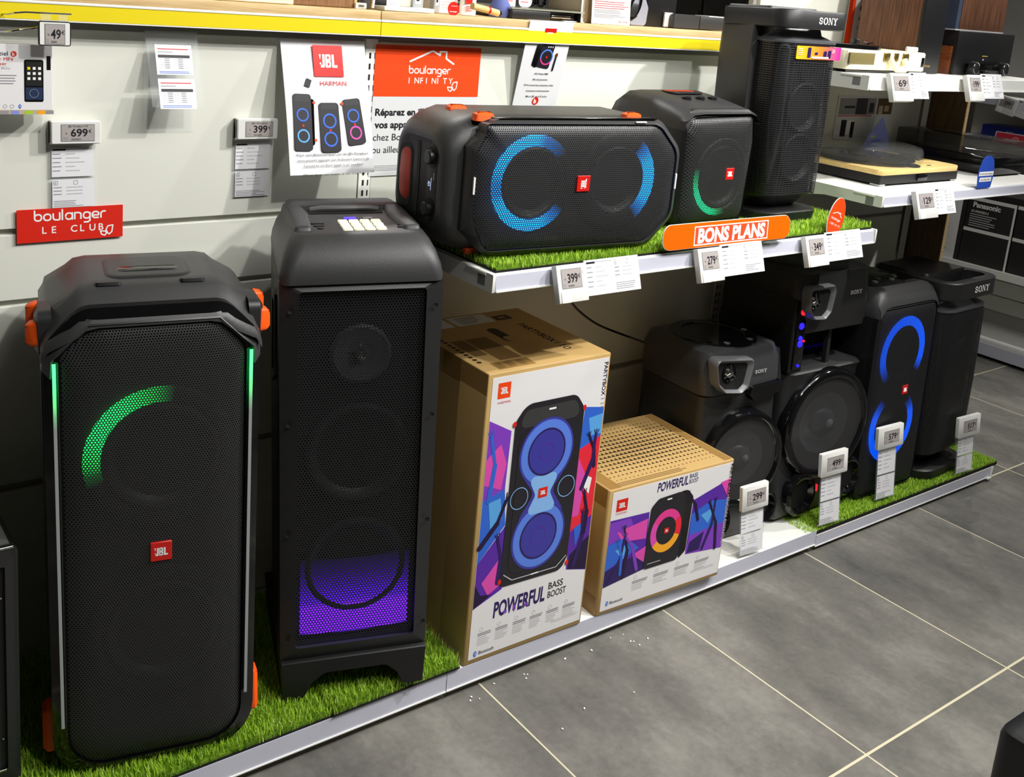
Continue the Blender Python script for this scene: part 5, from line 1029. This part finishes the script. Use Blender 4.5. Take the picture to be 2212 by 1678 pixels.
S = circ(0, 0, .034, .055, 36); b = MB(); b.ext(S, 'y', [(-.001, 0), (.001, 0)], 'poster_orange'); b.ext(inset(S, -.0008), 'y', [(-.0005, 0), (.0016, 0)], 'white_edge'); b.build('plate', t, 0)
P = Print((0, -.0011, 0)); house_mark(P, .0, .008, .042, 'white_print', .0022, 1); boulanger_word(P, -.023, -.006, .046, 'white_print', 1)
for k, ch in enumerate('INFINITY'): P.text(ch, -.023 + k * .0062, -.021, .0065, 'white_print', 1)
P.build('sign_print', t)
t = thing('oval_sign', 'oval blue sign on the lower right shelf edge, in front of the black record player', 'sign', (3.115, 1.588, 1.138))
S = rpoly([(-.038, -.054), (.038, -.054), (.046, -.01), (.03, .045), (-.03, .045), (-.046, -.01)], [.004, .004, .05, .035, .035, .05], 6); b = MB(); b.ext(S, 'y', [(-.001, 0), (.001, 0)], 'blue_sign'); b.build('plate', t, 0)
P = Print((0, -.0011, 0)); P.rect(-.041, .041, -.016, -.003, 'white_print', 1); P.rect(-.034, .034, -.034, -.021, 'white_print', 1); P.text('un tiroir sans musique,', 0, -.012, .0055, 'navy_p', 2, 'c', width=.074); P.text('vous allez aimer', 0, -.030, .0055, 'navy_p', 2, 'c', width=.056); P.build('sign_print', t)
# ------------------------------------------------------------ upright price flags along the base
def flag(price, x, z0, z1, lean, label, w=.098, yb=1.612):
    h = z1 - z0; t = thing('flag_price_label', label, 'price label', (x, yb, z0), (math.radians(-6), math.radians(lean), math.radians(-6)), 'price flags along the base')
    b = MB(); b.box(-.042, .046, -.0015, .0015, 0, h - .06, 'acrylic'); b.box(-.047, .05, -.004, .0, .001, .004, 'acrylic'); b.build('clear_stem', t, 0)
    P = Print((0, -.0017, 0)); sheet_print(P, -.040, .042, (h - .07) * .48, h - .07, 0); sheet_print(P, -.040, .042, .003, (h - .07) * .45, 1); P.build('leaflet', t)
    b = MB(); b.ext(rrect(-w / 2, w / 2 + .006, h - .072, h, .004, 3), 'y', [(-.012, .0012), (-.011, 0), (.0, 0)], 'esl_white'); o = b.build('label_case', t, 40)
    P = Print((0, -.0122, 0)); esl_face(P, price, -.028, .040, h - .055, h - .016, 1); P.build('display', o)
flag('299', 2.272, .078, .283, -3, 'white price flag reading 299 in front of the shorter hi-fi speaker', .092)
flag('499', 2.628, .078, .305, -2.0, 'white price flag reading 499 in front of the taller hi-fi speaker', .106)
flag('579', 2.936, .082, .322, -2.0, 'white price flag reading 579 in front of the speaker with blue rings', .112, 1.625)
flag('517', 3.385, .076, .278, -2.0, 'white price flag reading 517 in front of the rightmost tower speaker', .110)
# ------------------------------------------------------------ coiled black cable hanging under the shelf
t = thing('power_cable', 'black power cable hanging in loops under the shelf, running to the hi-fi speaker', 'cable', (1.80, 2.02, .93))
b = MB(); c_ = []
for k in range(3):
    for i in range(22):
        a = PI / 2 + 2 * PI * i / 22; c_.append((.0 + .016 * (k - 1) + (.018 + .004 * k) * math.cos(a), .004 * k, -.06 - .012 * k + (.075 - .008 * k) * math.sin(a)))
b.tube(c_, .003, 'gloss_black', 6); b.build('coil', t)
def spline(pts, n=10):
    out = []
    for i in range(len(pts) - 1):
        p0, p1, p2, p3 = [Vector(pts[max(0, min(len(pts) - 1, i + k))]) for k in (-1, 0, 1, 2)]
        for k in range(n): u = k / n; out.append(.5 * ((2 * p1) + (p2 - p0) * u + (2 * p0 - 5 * p1 + 4 * p2 - p3) * u * u + (3 * p1 - p0 - 3 * p2 + p3) * u ** 3))
    return out + [Vector(pts[-1])]
b = MB(); b.tube(spline([(-.015, 0, .05), (.0, .01, -.03), (.03, .02, -.10), (.085, .02, -.175), (.088, .02, -.195), (.13, .02, -.235), (.21, .02, -.285), (.32, .0, -.33), (.40, -.05, -.36)]), .0034, 'gloss_black', 8); b.build('lead', t)
t = thing('power_cable', 'thin grey cable looped on the wall behind the lying speaker', 'cable', (1.30, 2.06, 1.0))
b = MB(); b.tube(spline([(-.02, .0, .004), (.0, .0, .016), (.04, .0, .020), (.08, .0, .012), (.10, .0, .002)]), .003, 'strip_grey', 8); b.build('lead', t)
# ------------------------------------------------------------ goods standing on the oak worktop (only their feet are in the picture)
ZC = 1.4868
def plain_box(name, label, cat, x0, x1, y0, y1, z0, z1, mat, bv=.0015, rz=0.0, group=None):
    o = MB().box(-(x1 - x0) / 2, (x1 - x0) / 2, 0, y1 - y0, 0, z1 - z0, mat, bv).build(name); o.location = ((x0 + x1) / 2, y0, z0); o.rotation_euler = (0, 0, rz); return tag(o, label, cat, group)
t = thing('product_box', 'cream product box at the top left, only its lower edge in view', 'box', (.87, 2.09, ZC)); MB().box(-.14, .165, 0, .12, .0, .12, 'cream', .002).build('carton', t); P = Print((0, -.0004, 0)); P.rect(-.13, .155, .002, .0045, 'sheet_grey', 1); P.build('box_print', t)
t = thing('wooden_speaker', 'small wooden cabinet with a round black knob, cut off by the top edge', 'speaker', (1.115, 2.11, ZC)); MB().box(-.075, .080, .0, .14, 0, .15, 'walnut_pale', .002).build('cabinet', t); MB().box(-.085, -.0755, -.001, .14, 0, .15, 'oak', .001).build('side_trim', t); MB().box(.0805, .088, -.001, .14, 0, .15, 'oak', .001).build('side_trim', t)
MB().lathe([(.008, 0), (.008, -.006), (.0055, -.007), (.005, -.003), (0, -.003)], (-.030, -.0005, .024), 'y', 'gloss_black', 24).build('knob', t)
t = thing('small_price_tag', 'tiny white price tag beside the wooden cabinet on the worktop', 'price label', (1.209, 2.10, ZC)); MB().box(-.014, .014, 0, .006, 0, .013, 'esl_white', .001).build('tag_case', t, 0); P = Print((0, -.0003, 0)); P.rect(-.009, .009, .002, .010, 'grey_rail', 1); P.rect(-.006, .006, .005, .0075, 'black_print', 2); P.build('display', t)
for k, (x, m) in enumerate(((1.232, 'cone_mid'), (1.252, 'brass'))):
    o = MB().lathe([(0, 0), (.011, 0), (.012, .004), (.012, .045), (.009, .055), (.009, .07), (0, .07)], (0, 0, 0), 'z', m, 20).build('jar'); o.location = (x, 2.125 + .012 * k, ZC); tag(o, ('dark grey metal jar behind the tiny price tag', 'brownish metal jar left of the black tablet')[k], 'jar')
o = plain_box('tablet', 'black tablet standing behind the joint of the two worktop planks', 'tablet', 1.262, 1.300, 2.14, 2.15, ZC, 1.60, 'gloss_black')
o = MB().tube([(-.02, 0, .0), (-.016, 0, .045), (-.004, 0, .06), (.006, 0, .05)], .0035, 'white_edge', 8).build('white_cable'); o.location = (1.262, 2.105, ZC + .003); tag(o, 'bent white cable in front of the black tablet', 'cable')
t = thing('leaflet_card', 'white card with an orange band right of the black tablet', 'card', (1.318, 2.14, ZC)); MB().box(-.018, .018, 0, .002, 0, .09, 'paper').build('card', t, 0); P = Print((0, -.0004, 0)); P.rect(-.018, .018, .026, .040, 'poster_orange', 1); P.lines(-.014, .012, .018, 3, .005, .002, 'light_grey_print', 1); P.build('card_print', t)
o = plain_box('tray', 'flat white tray standing on the worktop right of the plank joint', 'tray', 1.262, 1.40, 2.085, 2.135, ZC, ZC + .010, 'white_edge')
o = MB().ext(rpoly([(-.03, 0), (.03, 0), (.022, .06), (-.038, .075)], .006, 3), 'y', [(0, 0), (.02, 0)], 'beige_light').build('pouch'); o.location = (1.352, 2.142, ZC + .0105); tag(o, 'cream pouch leaning behind the white tray', 'bag')
for k, (x, w) in enumerate(((1.385, .030), (1.440, .018))):
    t = thing('clear_pack', ('clear plastic pack holding a small white label, left of the white carton', 'narrow clear plastic tube beside the white carton')[k], 'package', (x, 2.135, ZC)); MB().box(-w / 2, w / 2, 0, .02, 0, .07, 'pack_grey', .002).build('shell', t); P = Print((0, -.0004, 0)); P.rect(-w * .3, w * .25, .018, .045, 'paper', 1); P.rect(-w * .2, w * .1, .025, .034, 'black_print', 2); P.build('insert', t)
t = thing('product_box', 'glossy white carton with a grey window and grey text lines behind the red round tag', 'box', (1.466, 2.15, ZC)); MB().box(-.032, .045, 0, .05, 0, .12, 'card_print', .001).build('carton', t); P = Print((0, -.0004, 0)); P.lines(-.004, .035, .055, 7, .007, .002, 'light_grey_print', 1); P.rect(-.029, -.010, .004, .08, 'sheet_grey', 1); P.build('box_print', t)
t = thing('round_tag', 'red round shelf tag standing on the worktop', 'sign', (1.448, 2.075, ZC)); b = MB(); b.ext(circ(0, .014, .0165, n=30), 'y', [(0, 0), (.0012, 0)], 'red'); b.build('disc', t, 0); P = Print((0, -.0003, 0)); boulanger_word(P, -.011, .006, .022, 'white_print', 1); P.rect(-.008, .010, .020, .0208, 'white_print', 1); P.build('tag_print', t)
plain_box('dark_block', 'black block standing in for the dark gap left of the white bottle', 'device', 1.478, 1.505, 2.17, 2.24, ZC, 1.62, 'inner_black')  # solid black put in for the dark gap between carton and bottle
t = thing('white_bottle', 'white bottle with a red square label in front of the dark gap', 'bottle', (1.530, 2.12, ZC)); b = MB(); b.rings([[(x, y, z) for x, y in circ(0, .012, w, .010, 24)] for z, w in ((0, .024), (.02, .025), (.06, .021), (.08, .012), (.10, .010))], 'white_edge'); b.build('body', t); P = Print((0, -.0005, 0)); P.rect(-.016, .004, .028, .058, 'red', 1); P.text('4X', -.013, .039, .0085, 'white_print', 2, bold=.02); P.lines(-.016, .008, .020, 3, .005, .002, 'red_print', 1); P.build('label_print', t)
t = thing('bamboo_stick', 'round bamboo stick with a red band lying on the front of the worktop', 'stick', (1.548, 2.072, ZC + .0095)); b = MB(); b.tube([(-.052, -.006, .014), (.0, 0, .007), (.034, .004, .001)], .0082, 'bamboo', 20); b.build('stick', t); b = MB(); b.lathe([(.0088, -.003), (.0098, 0), (.0088, .003)], (.002, 0, .0068), 'x', 'red', 24); b.build('red_band', t); b = MB(); b.tube([(.034, .004, .001), (.040, .005, .0)], .0078, 'gloss_black', 18); b.build('end_cap', t)
o = MB().lathe([(0, 0), (.026, .0), (.03, .012), (.026, .03), (.016, .045), (0, .05)], (0, 0, 0), 'z', 'blue_cloth', 24).build('cloth_ball'); o.location = (1.625, 2.125, ZC); tag(o, 'blue and white patterned cloth bundle left of the black turntable', 'cloth')
t = thing('turntable', 'black turntable with a glass lid standing on the worktop, silver stripe on its front', 'record player', (1.745, 2.08, ZC)); MB().box(-.115, .01, 0, .30, .0, .0225, 'plastic', .002).build('plinth', t); MB().box(.012, .105, .012, .30, .004, .020, 'gloss_black', .002).build('drawer', t); MB().box(.022, .088, .0095, .012, .007, .014, 'chrome', .001).build('silver_stripe', t)
MB().box(-.118, .125, -.002, .31, .0235, .0275, 'lid_glass').build('glass_lid', t, 0); MB().box(.108, .118, .004, .29, 0, .0225, 'gloss_black').build('end_foot', t, 0)
for k, x in enumerate((1.69, 1.745)):
    t = thing('white_tag', ('square white tag standing on the glass lid, left one', 'rounded white tag standing on the glass lid, right one')[k], 'sign', (x + .02, 2.20, ZC + .028)); MB().ext(rrect(-.022, .022, 0, .07, .012 * k + .001, 4), 'y', [(0, 0), (.0012, 0)], 'paper').build('plate', t, 0); P = Print((0, -.0003, 0)); P.lines(-.016, .014, .03, 4, .006, .0018, 'red_print', 1); P.build('tag_print', t)
for k in range(2):
    o = MB().lathe([(.013, 0), (.016, .004), (.016, .012), (.012, .016), (.010, .012), (.010, .004), (.013, 0)], (0, 0, 0), 'y', 'gloss_black', 24).build('headphone_cushion'); o.location = (1.82 + .034 * k, 2.235, ZC + .028 + .0165); tag(o, ('black round ear cushion on the glass lid, left of the pair', 'black round ear cushion on the glass lid, right of the pair')[k], 'headphones')
plain_box('small_block', 'small white block right of the turntable foot', 'box', 1.862, 1.872, 2.085, 2.10, ZC, ZC + .012, 'white_edge')
t = thing('product_box', 'beige box with a white front edge behind the paper notice', 'box', (1.93, 2.10, ZC)); MB().box(-.052, .06, 0, .14, 0, .16, 'beige', .002).build('carton', t); MB().box(-.056, -.050, -.0015, .0, 0, .16, 'white_edge').build('front_edge', t, 0); MB().box(-.12, -.05, -.012, .0, 0, .002, 'white_edge').build('base_flap', t, 0)
t = thing('paper_notice', 'white paper notice with red and black text and a small red logo on the worktop', 'sign', (1.958, 2.072, ZC), (math.radians(-5), 0, 0)); MB().box(-.068, .072, -.001, 0, 0, .13, 'notice').build('sheet', t, 0); P = Print((0, -.0013, 0)); P.lines(-.060, .066, .058, 4, .0055, .0016, 'red_print', 1, .2); P.lines(-.060, .066, .036, 3, .0035, .0015, 'grey_print', 1, .3); P.lines(-.060, .066, .024, 3, .0035, .0015, 'grey_print', 1, .5)
P.ring(.034, .0085, .0016, .003, 'red_print', 1, n=16); boulanger_word(P, .039, .007, .026, 'red_print', 1); P.text('t', -.02, .068, .005, 'red_print', 1) if False else None; P.build('notice_print', t)
t = thing('headset', 'grey looped headset standing right of the paper notice', 'headphones', (2.105, 2.12, ZC)); b = MB(); b.ext(rpoly([(-.03, 0), (.036, 0), (.04, .05), (.02, .085), (-.03, .085)], .012, 4), 'y', [(0, .002), (.002, 0), (.05, 0)], 'lilac_grey'); b.build('backing_card', t, 40); b = MB(); b.tube([(-.018 + .018 * math.cos(a) + .012 * math.sin(a), -.004, .050 + .034 * math.sin(a)) for a in [2 * PI * i / 24 for i in range(25)]], .0035, 'gloss_black', 8); b.build('loop', t)
b = MB(); b.box(-.034, -.006, -.006, .0, .0215, .06, 'plastic', .003); b.build('ear_cup', t)
plain_box('dark_block', 'tall black box right of the headset, cut off by the top edge', 'device', 2.150, 2.265, 2.13, 2.30, ZC, 1.68, 'plastic_dark')
plain_box('small_price_tag', 'white tag left of the black twin box on the worktop', 'price label', 2.215, 2.245, 2.122, 2.127, ZC + .002, ZC + .042, 'white_edge', 0)
t = thing('sound_bar', 'low black twin box with rounded corner on the worktop, left of the tower hoop', 'speaker', (2.35, 2.10, ZC)); MB().ext(rpoly([(-.118, .001), (-.012, .001), (-.012, .040), (-.118, .040)], [.002, .001, .001, .012], 5), 'y', [(0, .0015), (.0015, 0), (.09, 0)], 'plastic_mid').build('left_half', t); MB().box(-.010, .118, 0, .09, .001, .038, 'plastic_mid', .0015).build('right_half', t)
MB().box(.03, .12, .004, .06, .0385, .041, 'white_edge').build('paper_strip', t, 0)
t = thing('small_carton', 'small brown carton with a pale strap behind the black twin box', 'box', (2.465, 2.38, ZC)); MB().box(-.07, .06, 0, .1, .0, .045, 'kraft', .001).build('carton', t); MB().box(-.016, -.010, -.001, 0, 0, .045, 'white_edge').build('strap', t, 0)
for k, (x, y) in enumerate(((2.34, 2.30), (2.70, 2.42))):
    t = thing('pen_bundle', ('bundle of black pens behind the black twin box', 'bundle of black pens left of the tower hoop')[k], 'pens', (x, y, ZC if k == 0 else ZC + .0)); b = MB()
    for i in range(4): b.tube([(.008 * i - .012, .004 * (i % 2), .004), (.008 * i - .016, .004 * (i % 2), .12)], .004, 'gloss_black', 8)
    b.build('pens', t)
plain_box('backdrop_board', 'dark teal display board behind the goods on the worktop', 'board', 2.25, 2.575, 2.66, 2.68, ZC, 1.75, 'teal', 0)
plain_box('backdrop_board', 'black board standing in for the dark background behind the turntable on the worktop', 'board', 1.5, 2.24, 2.66, 2.68, ZC, 1.75, 'inner_black', 0)  # black colour imitates the dark far aisle seen between the goods
plain_box('backdrop_board', 'pale display board at the left rear of the worktop', 'board', 1.02, 1.49, 2.66, 2.68, ZC, 1.75, 'pack_grey', 0)
# ------------------------------------------------------------ right bay: record players and hi-fi
t = thing('record_player', 'cream suitcase record player with brass latches on the upper right shelf', 'record player', (2.79, 1.765, 1.4055)); W = .20
b = MB(); o_ = rrect(-W, W, 0, .25, .02, 5); b.ext(o_, 'z', [(.008, .004), (.010, 0), (.060, 0), (.064, .004)], 'cream'); b.build('case', t, 45); MB().box(-W + .01, W - .01, .01, .24, 0, .008, 'gloss_black').build('foot_strip', t, 0)
MB().box(-.195, -.075, -.002, .004, .024, .056, 'brass_cloth', .001).build('speaker_window', t); MB().box(.168, .182, -.002, .002, .022, .05, 'gloss_black', .001).build('side_badge', t)
for x in (-.018, .078): MB().box(x - .014, x + .014, -.006, .002, .036, .060, 'brass', .003).build('latch', t)
MB().box(.022, .042, -.004, .002, .036, .060, 'brass', .002).build('lock', t); h = MB(); h.tube([(-.004, -.006, .042), (.0, -.018, .022), (.012, -.022, .014), (.052, -.022, .014), (.064, -.018, .022), (.068, -.006, .042)], .009, 'cream', 10); h.build('carry_handle', t)
MB().lathe([(.115, 0), (.115, .010), (.112, .012), (.02, .0125), (0, .0125)], (-.06, .13, .064), 'z', 'gloss_black', 40).build('platter', t)
a = MB(); a.tube([(.12, .20, .068), (.12, .20, .088)], .012, 'plastic', 12); a.tube([(.12, .20, .086), (-.02, .05, .084), (-.05, .045, .080)], .0032, 'chrome', 8); a.box(.10, .145, .185, .215, .064, .074, 'plastic', .002); a.build('tone_arm', t)
MB().tube([(.16, .05, .070), (.185, .03, .070)], .009, 'white_edge', 12).build('knob', t); MB().box(-.17, -.10, .16, .24, .064, .084, 'plastic_dark', .004).build('arm_base', t)
t = thing('bookshelf_speaker', 'walnut bookshelf speaker with a black front behind the cream record player', 'speaker', (3.055, 1.80, 1.4055)); MB().box(-.062, .062, .012, .22, 0, .33, 'walnut', .001).build('cabinet', t); MB().box(-.062, .062, 0, .0115, 0, .33, 'plastic_dark', .001).build('front_cover', t); P = Print((0, -.0003, 0)); P.text('SPYLINE', -.018, .020, .006, 'gold_print', 1, width=.030); P.build('lettering', t)
t = thing('hifi_system', 'black compact hi-fi system with two round knobs and a cherry wood side', 'hi-fi', (3.375, 1.80, 1.4055)); MB().box(-.165, .18, .002, .22, 0, .138, 'plastic_dark', .002).build('cabinet', t); MB().box(-.178, -.166, .014, .22, 0, .088, 'cherry', .001).build('side_panel', t)
MB().box(-.10, .11, -.014, .003, .004, .040, 'gloss_black', .004).build('control_bar', t); MB().box(-.02, .065, -.026, -.012, .003, .018, 'plastic', .004).build('disc_drawer', t)
for x in (-.088, .098): MB().lathe([(.020, 0), (.020, -.016), (.018, -.019), (.015, -.018), (0, -.0185)], (x, -.012, .026), 'y', 'plastic_dark', 28).build('knob', t); MB().lathe([(.0195, -.0165), (.0175, -.0195), (.016, -.0185)], (x, -.012, .026), 'y', 'chrome', 28).build('knob_rim', t)
P = Print((0, .0015, 0)); P.text('Bang&Olufson', -.008, .060, .006, 'gold_print', 1, width=.036) if False else P.rect(-.008, .028, .061, .064, 'gold_print', 1); P.rect(-.002, .006, .048, .054, 'light_grey_print', 1); P.build('lettering', t)
for k in range(4): MB().box(.0 + .011 * k, .006 + .011 * k, -.0275, -.026, .011, .0135, 'grey_plastic').build('button', t, 0)
t = thing('wooden_speaker', 'walnut box standing on top of the black hi-fi system', 'speaker', (3.375, 1.815, 1.4055 + .1385)); MB().box(-.150, .118, 0, .19, .004, .20, 'walnut', .001).build('cabinet', t); MB().box(-.172, -.151, .002, .19, .004, .20, 'slate', 0).build('side_strip', t, 0); MB().box(-.175, .12, -.002, .19, 0, .004, 'light_grey_print').build('base_plate', t, 0)
# lower shelf
t = thing('record_player', 'bamboo topped record player under a clear round dust cover, lower right shelf', 'record player', (2.935, 1.685, 1.0855)); W = .21
MB().ext(rrect(-W, W, .006, .30, .004, 3), 'z', [(.005, 0), (.032, 0)], 'plastic_dark').build('base', t, 0)
for x in (-.19, .19): MB().box(x - .014, x + .014, .008, .04, 0, .005, 'chrome').build('foot', t, 0)
MB().ext(rpoly([(-W - .006, 0), (W + .004, 0), (W + .004, .31), (-W - .006, .31)], [.02, .03, .01, .01], 5), 'z', [(.0325, .001), (.034, 0), (.047, 0), (.0485, .001)], 'bamboo').build('bamboo_top', t, 40)
MB().lathe([(.145, 0), (.145, .012), (.14, .014), (0, .014)], (-.055, .165, .0485), 'z', 'gloss_black', 44).build('platter', t)
MB().lathe([(.165, .001), (.165, .040), (.160, .050), (.140, .055), (0, .057)], (-.055, .165, .0485), 'z', 'clear_lid', 48).build('dust_cover', t)
MB().lathe([(.040, 0), (.040, .004), (.036, .005), (0, .005)], (-.02, .045, .0485), 'z', 'gloss_black', 28).build('arm_mount', t); MB().lathe([(.040, 0), (.040, .004), (.036, .005), (0, .005)], (.165, .15, .0485), 'z', 'gloss_black', 28).build('arm_rest', t); MB().tube([(.14, .11, .0485), (.14, .11, .066)], .011, 'gloss_black', 14).build('switch_post', t)
MB().box(-.02, .03, -.0, .006, .010, .028, 'gloss_black', .002).build('control_window', t)
MB().box(.065, .085, .025, .031, .0485, .0495, 'gloss_black').build('slot', t, 0)
t = thing('record_player', 'black record player with a smoked lid, far right on the lower shelf', 'record player', (3.475, 1.70, 1.0855)); W = .097
MB().box(-W, W, 0, .36, .006, .058, 'gloss_black', .002).build('plinth', t); MB().box(-W, W, .002, .36, .060, .112, 'smoke', .002).build('smoked_lid', t); MB().box(-W + .004, W - .004, .01, .34, 0, .006, 'inner_black').build('foot_strip', t, 0)
t = thing('paper_card', 'lilac triangular card leaning on the wall behind the round dust cover', 'card', (3.20, 2.02, 1.092), (math.radians(-9), 0, 0)); MB().ext([(-.12, 0), (.085, 0), (.085, .07), (.05, .145), (-.03, .085)], 'y', [(0, 0), (.0015, 0)], 'lilac').build('card', t, 0); P = Print((0, -.0003, 0)); P.stroke([(-.04, .05), (-.01, .062), (.03, .065)], .008, 'blue_p', 1); P.stroke([(-.02, .075), (.0, .08)], .006, 'turf_a', 1); P.build('card_print', t)
t = thing('poster', 'grey photo poster on the wall behind the bamboo record player', 'poster', (3.225, 2.0985, 1.235)); MB().box(-.165, .165, -.001, 0, -.085, .062, 'sheet_grey').build('sheet', t, 0); P = Print((0, -.0012, 0))
P.rect(-.155, .055, .000, .056, 'grey_print', 1); P.rect(-.06, .005, .0, .056, 'grey_pod', 2); P.rect(-.125, -.065, .022, .030, 'black_print', 2); P.rect(.018, .045, .006, .040, 'plastic_mid', 2); P.rect(.065, .155, .0, .056, 'dark_oak', 1); P.rect(.075, .10, .0, .03, 'beige', 2); P.rect(.11, .135, .01, .03, 'beige', 2); P.rect(-.155, .04, -.006, -.003, 'red_print', 1); P.rect(-.13, -.10, -.075, -.018, 'speaker_print', 1); P.rect(-.10, -.06, -.07, -.02, 'white_print', 1); P.rect(-.075, -.055, -.08, -.025, 'speaker_print', 2); P.rect(.052, .054, -.085, -.003, 'grey_print', 1); P.build('photo_print', t)
t = thing('poster', 'white poster with an orange edge and the start of three text lines, upper right wall', 'poster', (3.13, 2.083, 1.56)); MB().box(-.115, .12, -.001, 0, -.13, .10, 'sheet_grey').build('sheet', t, 0); P = Print((0, -.0012, 0)); P.rect(-.115, -.080, -.13, .10, 'poster_orange', 1); P.text('Rép', -.055, .020, .016, 'black_print', 1, bold=.014); P.text('vos', -.055, -.010, .016, 'black_print', 1, bold=.014); P.text('chez', -.055, -.040, .016, 'black_print', 1); P.build('poster_print', t)
# ------------------------------------------------------------ gondola across the aisle end, facing left
XF = 4.92
t = thing('end_gondola', 'white shelving gondola across the aisle at the far right with stepped shelves', 'shop shelving', (XF, 2.0, 0))
MB().box(.30, .34, -1.2, .78, 0, 1.9, 'grey_panel').build('back_panel', t, 0); MB().box(0, .30, -1.2, .78, .075, .10, 'white_edge', .002).build('base_deck', t); MB().box(-.004, 0, -1.2, .78, .018, .076, 'clear_strip').build('price_rail', t, 0); MB().box(.06, .08, -1.2, .78, 0, .075, 'dark_slot').build('kick_board', t, 0)
for z, x in ((.435, .0), (1.03, .0), (1.245, .02)):
    MB().box(x, .30, -1.2, .78, z - .022, z, 'white_edge', .002).build('shelf_board', t); MB().box(x - .004, x, -1.2, .78, z - .036, z + .001, 'clear_strip' if z > 1.1 else 'white_edge').build('shelf_rail', t, 0)
for z in (.17, .25, .345): MB().box(.285, .30, -1.2, .78, z, z + .075, 'white_panel', .001).build('back_slat', t)
t = thing('boxed_stereo', 'black carton with white printed brand name and pale seams, on the far right shelf', 'box', (XF + .02, 2.342, .4355)); MB().box(0, .2, 0, .236, 0, .325, 'carton_black', .001).build('carton', t); P = Print((-.0004, .236, 0), (0, -1, 0), (0, 0, 1))
P.rect(0, .236, .155, .172, 'white_print', 1); P.rect(0, .236, .308, .325, 'white_print', 1); P.rect(.226, .236, 0, .325, 'white_print', 1); P.text('Panasonic', .028, .276, .024, 'white_print', 1, bold=.04, width=.135); P.text('SC-PMX92EG-S', .024, .250, .011, 'white_print', 1, bold=.02, width=.085); P.lines(.02, .165, .238, 6, .011, .0045, 'light_grey_print', 1, .3); P.build('carton_print', t)
t = thing('boxed_stereo', 'black carton with pale seams beside the lettered one, cut by the right edge', 'box', (XF + .02, 2.10, .4355)); MB().box(0, .2, 0, .236, 0, .325, 'carton_black', .001).build('carton', t); P = Print((-.0004, .236, 0), (0, -1, 0), (0, 0, 1)); P.rect(0, .236, .155, .172, 'white_print', 1); P.rect(.226, .236, 0, .325, 'white_print', 1); P.rect(0, .236, .308, .325, 'white_print', 1); P.build('carton_print', t)
t = thing('product_box', 'white carton with a green mark between the wooden panel and the lettered black carton', 'box', (XF + .02, 2.605, .4355)); MB().box(0, .2, 0, .115, 0, .33, 'card_print', .001).build('carton', t); P = Print((-.0004, .115, 0), (0, -1, 0), (0, 0, 1)); P.rect(.056, .072, .040, .048, 'turf_a', 1, .002); P.ring(.02, .07, .008, .011, 'black_print', 1); P.stroke([(.03, .165), (.06, .15)], .009, 'black_print', 1); P.build('carton_print', t)
plain_box('dark_block', 'slim black carton side beside the white carton on the far right shelf', 'box', XF + .02, XF + .2, 2.582, 2.602, .4355, .76, 'carton_black', 0)
t = thing('blue_box', 'dark blue box lying on the far right middle shelf', 'box', (XF + .10, 2.40, 1.0305)); MB().box(0, .15, 0, .22, 0, .075, 'blue_dark', .001).build('carton', t); P = Print((-.0004, .22, 0), (0, -1, 0), (0, 0, 1)); P.text('MUSIC', .12, .048, .010, 'light_grey_print', 1, width=.035); P.build('box_print', t)
t = thing('red_box', 'white edged red box lying on the far right middle shelf, round white emblem', 'box', (XF + .01, 2.30, 1.0305), (0, math.radians(14), 0)); MB().box(0, .09, 0, .21, .002, .06, 'sheet_grey', .001).build('carton', t); P = Print((-.0004, .21, 0), (0, -1, 0), (0, 0, 1)); P.rect(.006, .175, .006, .056, 'red_pale', 1, .006); P.ring(.10, .028, .013, .015, 'white_print', 2); P.rect(.099, .101, .020, .036, 'white_print', 2); P.build('box_print', t)
t = rail_label('299', XF - .006, 2.50, 1.262, 'white price label reading 299 on the far gondola rail at the right edge', w=.09, wl=.10); t.rotation_euler = (0, math.radians(12), math.radians(-90))
# ------------------------------------------------------------ dark stand, out of focus at the lower right corner
t = thing('display_stand', 'dark stand corner leaning into the lower right edge of the picture', 'stand', (1.940, .768, 0)); b = MB(); b.ext(rrect(.0, .30, -.30, .0, .03, 5), 'z', [(0, 0), (.225, .0), (.238, .004), (.244, .016)], 'plastic_dark'); b.build('column', t, 40)
